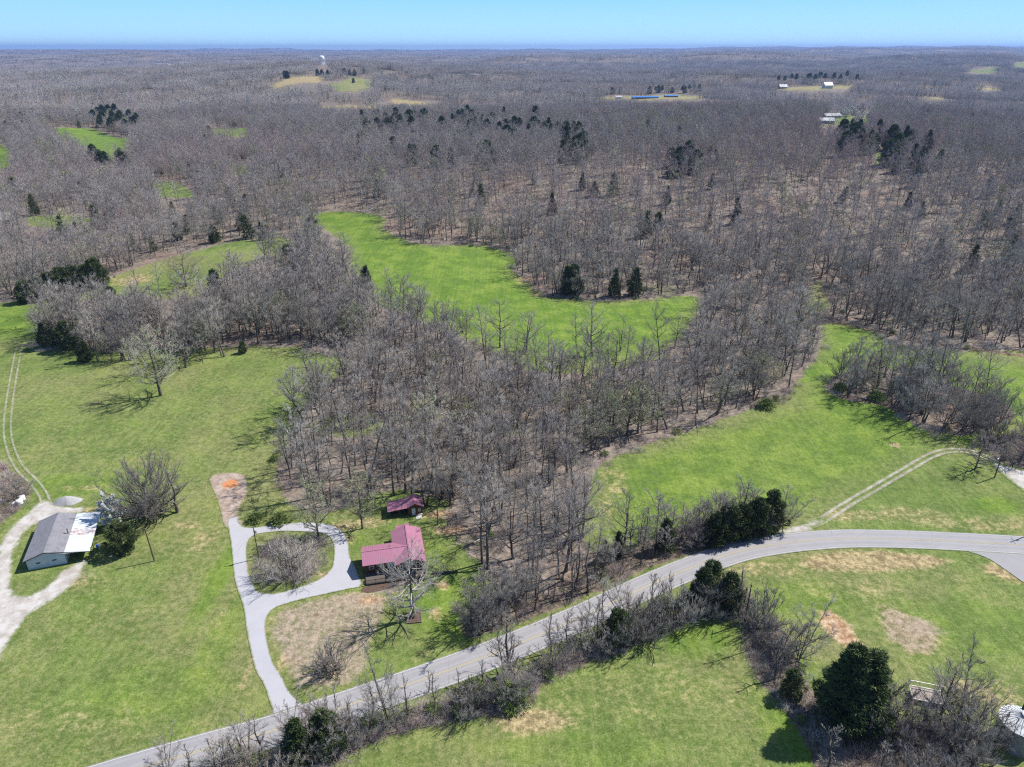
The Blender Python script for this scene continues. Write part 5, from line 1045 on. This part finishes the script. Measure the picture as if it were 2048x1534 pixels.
DX0, DX1, DY0, DY1 = -9.4 * S, 3.0 * S, RF - 1.2 * S, yw - .02
mb = MB(); mb.bx(DX0, DX1, DY0, RF + 1.2 - e - .02, fl - .12, fl); mb.bx(DX0, XL + iw - .02, RF + 1.2 - e - .02, DY1, fl - .12, fl); dk = mb.build('deck', M['deck'], house)
mb = MB()
for x in np.arange(DX0 + .1, DX1, 2.2): mb.bx(x - .07, x + .07, DY0 + .03, DY0 + .17, -.6, fl - .13)
mb.build('deck_post', M['wood'], dk)
mb = MB(); mb.bx(DX0 + .02, DX1, DY0, DY0 + .08, fl + .92, fl + 1.0); mb.bx(DX0 + .02, DX1, DY0 + .01, DY0 + .07, fl + .12, fl + .17)
for x in np.arange(DX0 + .05, DX1, .16): mb.bx(x - .015, x + .015, DY0 + .025, DY0 + .055, fl + .17, fl + .92)
for x in np.arange(DX0 + .05, DX1, 2.2): mb.bx(x - .05, x + .05, DY0 - .01, DY0 + .09, fl, fl + 1.05)
mb.build('railing', M['dark'], dk)
for i in range(3):
    mb = MB(); x = (XW + .2) + i * (XL - XW) / 3.2; mb.bx(x - .08, x + .08, YF + .1, YF + .26, fl, ze - .15); mb.build('porch_post', M['log'], house)
mb = MB()
for k in range(3): mb.bx(DX0 - .9, DX0 - .9 + .3 * (k + 1) , DY0 + .3, DY0 + 1.5, -.4, .18 * (k + 1)) if False else mb.bx(DX0 - .3 * (3 - k), DX0 - .3 * (2 - k) - .003, DY0 + .3, DY0 + 1.6, -.5, .14 * (k + 1))
mb.tube([(DX0 - .9, DY0 + .3, .9), (DX0 - .02, DY0 + .3, 1.5)], [.035, .035], 5); mb.tube([(DX0 - .9, DY0 + .3, -.1), (DX0 - .9, DY0 + .3, .9)], [.035, .035], 5); mb.tube([(DX0 - .9, DY0 + 1.6, -.1), (DX0 - .9, DY0 + 1.6, .9)], [.035, .035], 5); mb.tube([(DX0 - .9, DY0 + 1.6, .9), (DX0 - .02, DY0 + 1.6, 1.5)], [.035, .035], 5)
mb.build('stair', M['dark'], house)
# mulch bed in front of the deck and timber bed round the pale tree
bed = spline(poly([(725, 1176), (775, 1165), (840, 1150), (850, 1158), (800, 1172), (735, 1186)]), True, .7); drape('mulch_bed', bed, [], M['barkmulch'], .05, 1, 'dark bark mulch strip along the front of the deck')
q = at(828, 1236); mb = MB(); w2 = 1.5
for a in range(4):
    Mx = Matrix.Rotation(a * math.pi / 2, 4, 'Z'); mb.box(Mx @ Vector((0, w2, .12)), (2 * w2 + .18, .18, .34) if a % 2 == 0 else (.18, 2 * w2 - .19, .34))
bd = mb.build('planter_bed', M['wood']); bd.location = q; bd.rotation_euler = (0, 0, .15); tag(bd, 'square timber edged bed around the white barked tree', 'planter')
mb = MB(); mb.box((0, 0, .08), (2 * w2 - .2, 2 * w2 - .2, .2)); mb.build('soil', M['barkmulch'], bd)
# --- shed ---------------------------------------------------------------------
g = at(831, 1030); su = np.array([.978, .21]); sa = math.atan2(su[1], su[0])
shed = thing('shed', 'small dark red roofed log shed with low side roof under the trees', 'shed', (g.x, g.y, g.z), sa)
w1 = 1.75 * S; dp = 3.9 * S; zs, zt = 2.5 * S, 3.45 * S
mb = MB(); mb.bx(-w1, -w1 + .15, .15, dp - .15, -.4, zs - .05); mb.bx(w1 - .15, w1, .15, dp - .15, -.4, zs - .05)
for y in (0, dp - .15): gwall(mb, [(-w1, y, -.4), (w1, y, -.4), (w1, y, zs - .02), (0, y, zt - .12), (-w1, y, zs - .02)], .15, (0, 1, 0))
mb.bx(-w1 - 4.3 * S, -w1 - 4.2 * S, .3, dp - .2, -.4, 1.85 * S); mb.bx(-w1 - 4.2 * S, -w1 - .01, dp - .35, dp - .2, -.4, 1.9 * S); mb.build('wall', M['log'], shed)
mb = MB(); roofslab(mb, (0, -.4, zt), (w1 + .35, -.4, zs - .2), (w1 + .35, dp + .3, zs - .2), (0, dp + .3, zt), .08); roofslab(mb, (0, -.4, zt), (-w1 - .1, -.4, zs - .05), (-w1 - .1, dp + .3, zs - .05), (0, dp + .3, zt), .08); rf = mb.build('roof', M['red_roof_y'], shed)
mb = MB(); roofslab(mb, (-w1 - .1, -.3, zs - .07), (-w1 - 4.7 * S, -.3, 1.95 * S), (-w1 - 4.7 * S, dp + .2, 1.95 * S), (-w1 - .1, dp + .2, zs - .07), .08); mb.build('side_roof', M['red_roof_y'], shed)
mb = MB(); mb.bx(-.9, 0.05, -.05, 0, .1, 2.15); dr = mb.build('door', M['door_w'], shed); mb = MB(); mb.box((-.05, -.08, 1.1), (.05, .05, .05)); mb.build('handle', M['steel'], dr)
window(shed, 1.1, 0, 1.1, .7, .8, 0, -1)
for k in range(3):
    mb = MB(); x = -w1 - 4.2 * S + k * 2.1 * S; mb.bx(x, x + .12, 0, .12, -.4, (1.95 + .13 * k) * S - .1); mb.build('post', M['wood'], shed)
mb = MB(); mb.bx(.5, 1.9, -.5, -.05, .0, .35); mb.build('step', M['concrete'], shed)
q = at(838, 1034); mb = MB(); mb.box((0, 0, .05), (1.5, 1.7, .12)); o_ = mb.build('concrete_pad', M['concrete']); o_.location = q; o_.rotation_euler = (0, 0, sa); tag(o_, 'pale concrete pad in front of the shed door', 'slab')
# --- grain bin ----------------------------------------------------------------
def bin_mat():
    m, t, b = newmat('corrugated_galvanised_wall'); p = t.n('ShaderNodeTexCoord').outputs['Object']; s = t.n('ShaderNodeSeparateXYZ', i_Vector=p).outputs
    setc(t, b, t.mix(t.step(t.noise(p, 1.2, 6, .7), .35, .7), (.26, .25, .25), (.40, .39, .39))); b.inputs['Metallic'].default_value = .4; b.inputs['Roughness'].default_value = .5
    w = t.m('SINE', t.m('MULTIPLY', s[2], 60)); bp = t.n('ShaderNodeBump', i_Strength=1., i_Distance=.03, i_Height=w); t.t.links.new(bp.outputs[0], b.inputs['Normal']); return m
q = GP([2046], [1432], 6.2)[0]; q = Vector((q[0] + .3, q[1], float(hgt(*q))))
gb = thing('grain_bin', 'round steel grain bin with pale ribbed cone roof', 'grain bin', q); Rb = 3.35
mb = MB(); mb.lathe([(Rb, -.4), (Rb, 4.9)], 48); mb.build('wall', bin_mat(), gb, True)
mb = MB(); n_ = 28
for k in range(n_):
    a0, a1 = 2 * math.pi * k / n_, 2 * math.pi * (k + 1) / n_; mb.add([(.35 * math.cos(a0), .35 * math.sin(a0), 6.35), (.35 * math.cos(a1), .35 * math.sin(a1), 6.35), ((Rb + .15) * math.cos(a1), (Rb + .15) * math.sin(a1), 4.85), ((Rb + .15) * math.cos(a0), (Rb + .15) * math.sin(a0), 4.85)], [(0, 3, 2, 1)])
rf = mb.build('roof', plain('bright_roof_sheet', (.72, .74, .76), .4, .1, 1, 0, spec=.5), gb)
mb = MB()
for k in range(n_): a = 2 * math.pi * k / n_; mb.tube([(.36 * math.cos(a), .36 * math.sin(a), 6.37), ((Rb + .15) * math.cos(a), (Rb + .15) * math.sin(a), 4.89)], [.035, .035], 4)
mb.build('roof_rib', M['steel'], rf)
mb = MB(); mb.lathe([(.4, 6.3), (.4, 6.6), (.45, 6.6), (0, 6.85)], 20); mb.build('cap', M['plastic'], gb)
mb = MB(); mb.bx(1.5, 1.9, 1.9, 2.6, 4.9, 6.3); mb.build('hatch', M['dark'], gb)
mb = MB(); 
for s_ in (-.2, .2): mb.tube([(-Rb - .12, s_, 0), (-Rb - .12, s_, 5)], [.025, .025], 4)
for k in range(14): mb.tube([(-Rb - .12, -.2, .3 + k * .33), (-Rb - .12, .2, .3 + k * .33)], [.02, .02], 4)
mb.build('ladder', M['steel'], gb)
# --- old wagon ----------------------------------------------------------------
q = at(1852, 1398); wg = thing('wagon', 'old flat wagon with white rail frame behind the bare trees', 'wagon', q, -.27)
mb = MB(); mb.box((0, 0, .95), (5.4, 3.0, .1)); mb.build('bed', M['deck'], wg)
mb = MB(); 
for y, z in ((-1.6, 1.05), (1.6, 2.3), (1.6, 1.1)): mb.box((0, y, z), (5.6, .12, .12))
for x in (-2.74, 2.74): mb.box((x, 0, 1.02), (.1, 3.08, .12)); mb.box((x, 1.6, 1.68), (.1, .1, 1.1))
mb.build('rail_frame', M['plastic'], wg)
for x in (-1.8, 1.8):
    for y in (-1.2, 1.2):
        mb = MB(); mb.tube([(x, y - .12, .42), (x, y + .12, .42)], [.42, .42], 16, 0, True); wh = mb.build('wheel', M['dark'], wg); mb = MB(); mb.tube([(x, y - .14, .42), (x, y + .14, .42)], [.2, .2], 10, 0, True); mb.build('rim', M['plastic'], wh)
    mb = MB(); mb.box((x, 0, .42), (.12, 2.3, .12)); mb.box((x, 0, .68), (.2, 1.2, .4)); mb.build('axle', M['steel'], wg)
mb = MB(); mb.tube([(-2.7, 0, .7), (-4.4, 0, .35)], [.07, .05], 6); mb.build('drawbar', M['steel'], wg)
# --- utility poles and wires ----------------------------------------------------
def pole(px, py, h, label, arm=None, xy=None, extras=(), tilt=0, r_=.15):
    loc = at(px, py) if xy is None else Vector((xy[0], xy[1], float(hgt(*xy)))); p = thing('utility_pole', label, 'utility pole', loc); p.rotation_euler = (0, tilt, 0)
    mb = MB(); mb.tube([(0, 0, -.4), (0, 0, h)], [r_ * 1.2, r_ * .8], 9, 0, True); mb.build('post', M['pole'], p)
    if arm is not None:
        mb = MB(); d = Vector((math.cos(arm), math.sin(arm), 0)); mb.tube([-d * 1.2 + Vector((0, 0, h - .4)), d * 1.2 + Vector((0, 0, h - .4))], [.06, .06], 4, 0, True); ar = mb.build('crossarm', M['pole'], p)
        for s_ in (-1.1, 0, 1.1): mb = MB(); mb.lathe([(.03, 0), (.07, .05), (.07, .14), (0, .2)], 8, 0, tuple(d * s_ + Vector((0, 0, h - .34 if s_ else h)))); mb.build('insulator', M['plastic'], ar)
    if 'can' in extras: mb = MB(); mb.lathe([(0, -.35), (.24, -.35), (.24, .35), (.1, .42), (0, .42)], 12, 0, (.36, 0, h - 1.4)); mb.build('transformer', M['steel'], p)
    if 'lamp' in extras: mb = MB(); mb.tube([(0, 0, h - 1.2), (-.7, -.3, h - .9), (-1.2, -.5, h - 1.0)], [.03, .03, .03], 5); mb.lathe([(.0, .1), (.2, 0), (.22, -.15), (0, -.2)], 10, 0, (-1.3, -.55, h - 1.0)); mb.build('lamp_arm', M['steel'], p)
    return Vector((loc.x, loc.y, loc.z + h))
tA = pole(309, 1122, 9.4, 'plain pole standing in the grass right of the round cedar', tilt=-.03)
tB = pole(518, 1117, 9.2, 'thin pole at the left edge of the driveway island', extras=('can',), r_=.12)
tC = pole(1489, 1246, 10.4, 'tall pole right of the dark pair of cedars carrying the wires', arm=R(70), r_=.16)
tD = pole(1486, 1221, 6.5, 'shorter dark pole just behind the tall wire pole')
tE = pole(1989, 955, 7.5, 'pole with a lamp beside the gravel yard', extras=('lamp',))
tF = pole(0, 0, 10, 'pole with a lamp at the right edge of the road bend', xy=(at(2023, 1085).x + 8.2, at(2023, 1085).y + 3.6), extras=('lamp', 'can'), arm=R(80))
tG = pole(0, 0, 10.4, 'pole farther down the road at the bottom edge', xy=(GP([330], [1700])[0]), arm=R(60))
tH = pole(0, 0, 9.5, 'pole below the bottom edge in the left field', xy=(GP([60], [1640])[0]))
def wire(a, b_, sag, label, r_=.010, off=(0, 0, 0)):
    o_ = Vector(off); pts = [a + (b_ - a) * t_ + o_ - Vector((0, 0, sag * 4 * t_ * (1 - t_))) for t_ in [i / 28 for i in range(29)]]; mb = MB(); mb.tube([tuple(p) for p in pts], [r_] * 29, 4); w = mb.build('power_line', M['pole']); tag(w, label, 'power line', 'overhead wires'); return w
for i, s_ in enumerate((-1.1, 0, 1.1)):
    wire(tC, tG, 2.2, ['upper', 'middle', 'lower'][2 - i] + ' wire running down the road from the tall pole', off=(.34 * s_, .94 * s_, -.1 if s_ else .2)); wire(tC, tF, 2.0, ['upper', 'middle', 'lower'][2 - i] + ' wire running across the dry field from the tall pole', off=(.34 * s_, .94 * s_, -.1 if s_ else .2))
wire(tB, tH, 1.6, 'left wire slanting down across the left field', off=(-.3, 0, -.3)); wire(tB, tH, 1.9, 'right wire slanting down across the left field', off=(.4, .2, -.6)); wire(tF, tE, 1.6, 'wire over the grass right of the bend', off=(0, 0, -.3))
# --- far buildings ---------------------------------------------------------------
def farhouse(px, py, L, W_, hw, hr, az, wallm, roofm, label, cat='house', name='house', zoff=0):
    o_ = thing(name, label, cat, at(px, py), az); o_.location.z += zoff; mb = MB(); mb.bx(-L / 2, L / 2, -W_ / 2, W_ / 2, -2, hw)
    for x in (-L / 2, L / 2 - .2): gwall(mb, [(x, -W_ / 2, hw), (x, W_ / 2, hw), (x, 0, hr - .15)], .2, (1, 0, 0))
    mb.build('wall', wallm, o_); mb = MB(); e = .5
    roofslab(mb, (-L / 2 - e, -W_ / 2 - e, hw - .2), (L / 2 + e, -W_ / 2 - e, hw - .2), (L / 2 + e, 0, hr), (-L / 2 - e, 0, hr), .2); roofslab(mb, (-L / 2 - e, W_ / 2 + e, hw - .2), (L / 2 + e, W_ / 2 + e, hw - .2), (L / 2 + e, 0, hr), (-L / 2 - e, 0, hr), .2); mb.build('roof', roofm, o_)
    for x in np.linspace(-L * .35, L * .35, 4): window(o_, x, -W_ / 2, 1.2, 1.2, 1.4, 0, -1, M['dark'])
    mb = MB(); mb.bx(-.6, .6, -W_ / 2 - .06, -W_ / 2, 0, 2.1); mb.build('door', M['dark'], o_); return o_
wroof = plain('white_metal_roof', (.55, .56, .58), .4, .08); broof = plain('blue_metal_roof', (.05, .22, .62), .4, .1); groof = plain('grey_roof', (.34, .34, .37), .7, .15); siding = plain('white_siding', (.5, .5, .49), .7, .08); brick = plain('brown_brick', (.22, .12, .08), .85, .3)
farhouse(1565, 177, 20, 12, 4, 10, .1, brick, wroof, 'brown house with pale roof on the far hilltop clearing'); farhouse(1654, 177, 22, 14, 8, 15, .2, siding, wroof, 'tall white house on the far hilltop clearing')
farhouse(1290, 197, 58, 12, 3.2, 5, .03, brick, broof, 'long bright blue roofed building in the far clearing', 'building', 'building'); farhouse(1342, 194, 34, 12, 3.2, 5, .02, brick, broof, 'second blue roofed building behind the far clearing', 'building', 'building'); farhouse(1237, 197, 14, 10, 3.5, 6, 0, siding, wroof, 'small white shed left of the blue roofs')
farhouse(-4, 448, 16, 12, 4, 7, .4, brick, wroof, 'pale roofed house at the left edge beyond the hill field'); farhouse(1662, 236, 22, 12, 3.2, 6, .2, siding, groof, 'long low house among white flowering trees'); farhouse(1650, 246, 18, 11, 3.2, 6, -.2, siding, wroof, 'white roofed house below the white flowering trees'); farhouse(1690, 227, 16, 10, 3.2, 6, .1, siding, groof, 'grey roofed house behind the white flowering trees'); farhouse(2044, 272, 14, 10, 3.2, 6, .1, siding, wroof, 'small white roofed house at the far right edge')
farhouse(325, 133, 110, 40, 10, 12, .05, siding, wroof, 'long white industrial building on the left horizon', 'building', 'building', 8); farhouse(372, 131, 90, 40, 10, 12, .02, siding, wroof, 'second white industrial building on the left horizon', 'building', 'building', 8)
farhouse(1056, 152, 30, 12, 4, 7, 0, siding, wroof, 'small pale buildings in the far centre woods'); farhouse(948, 152, 20, 12, 4, 7, 0, siding, wroof, 'pale house in the far woods right of the water tower')
# --- water tower -----------------------------------------------------------------
d = 2700.; x = (645 - 1024) / FPX / (CP + (767 - 133) / FPX * SP) * d; q = Vector((x, d, float(hgt(x, d)))); wtw = thing('water_tower', 'white water tower on legs rising above the far hilltop field', 'water tower', q)
zt_ = CAMH - d * math.tan(PITCH - math.atan((767 - 111) / FPX)) - q.z
mb = MB(); zb_ = zt_ - 17; mb.lathe([(0, 0), (5, .6), (8.6, 3.5), (9.2, 6.5), (9.2, 11.5), (8.6, 13), (6, 15.8), (3, 16.9), (0, 17.2)], 32, 0, (0, 0, zb_)); mb.build('tank', M['plastic'], wtw, True)
for k in range(6): mb = MB(); a = k * math.pi / 3; mb.tube([(11 * math.cos(a), 11 * math.sin(a), 0), (8.8 * math.cos(a), 8.8 * math.sin(a), zb_ + 6)], [.75, .6], 8); mb.build('leg', M['plastic'], wtw)
mb = MB(); mb.tube([(0, 0, 0), (0, 0, zb_ + 1)], [1.6, 1.6], 14); mb.build('riser', M['plastic'], wtw)
mb = MB(); 
for z in (.33, .66):
    for k in range(6): a, b_ = k * math.pi / 3, (k + 1) * math.pi / 3; rr_ = 11 - 2.2 * z; mb.tube([(rr_ * math.cos(a), rr_ * math.sin(a), zb_ * z), (rr_ * math.cos(b_), rr_ * math.sin(b_), zb_ * z)], [.3, .3], 5)
mb.lathe([(9.3, 6.2), (10.2, 6.2), (10.2, 7.2), (10.1, 7.2)], 32, 0, (0, 0, zb_)); mb.build('brace', M['plastic'], wtw)
q = GP([803], [101])[0]; q = np.array([q[0], q[1]]) / np.linalg.norm(q) * 9000; ms = thing('radio_mast', 'thin lattice radio mast on the horizon', 'radio mast', (q[0], q[1], float(hgt(*q))))
hm = 150; mb = MB()
for k in range(3): a = k * 2.094; mb.tube([(1.6 * math.cos(a), 1.6 * math.sin(a), 0), (1.6 * math.cos(a), 1.6 * math.sin(a), hm)], [.5, .5], 4)
for z in range(0, hm, 6):
    for k in range(3): a, b_ = k * 2.094, (k + 1) * 2.094; mb.tube([(1.6 * math.cos(a), 1.6 * math.sin(a), z), (1.6 * math.cos(b_), 1.6 * math.sin(b_), z + 6)], [.15, .15], 3)
mb.build('lattice', plain('mast_paint', (.5, .25, .22)), ms)
# ------------------------------------------------------------------ haze
if HAZE_DENSITY:
    mb = MB(); mb.bx(-34000, 34000, -34000, 34000, -140, 235); hz = mb.build('haze', bpy.data.materials.new('haze'))
    hm_ = hz.data.materials[0]; hm_.use_nodes = True; hm_.node_tree.nodes.clear(); t = NT(hm_.node_tree)
    v = t.n('ShaderNodeVolumePrincipled'); v.inputs['Density'].default_value = HAZE_DENSITY; v.inputs['Color'].default_value = (.34, .52, .97, 1); v.inputs['Anisotropy'].default_value = .2
    oo = t.n('ShaderNodeOutputMaterial'); t.t.links.new(v.outputs[0], oo.inputs['Volume']); tag(hz, 'thin blue air haze over the distance', kind='stuff')
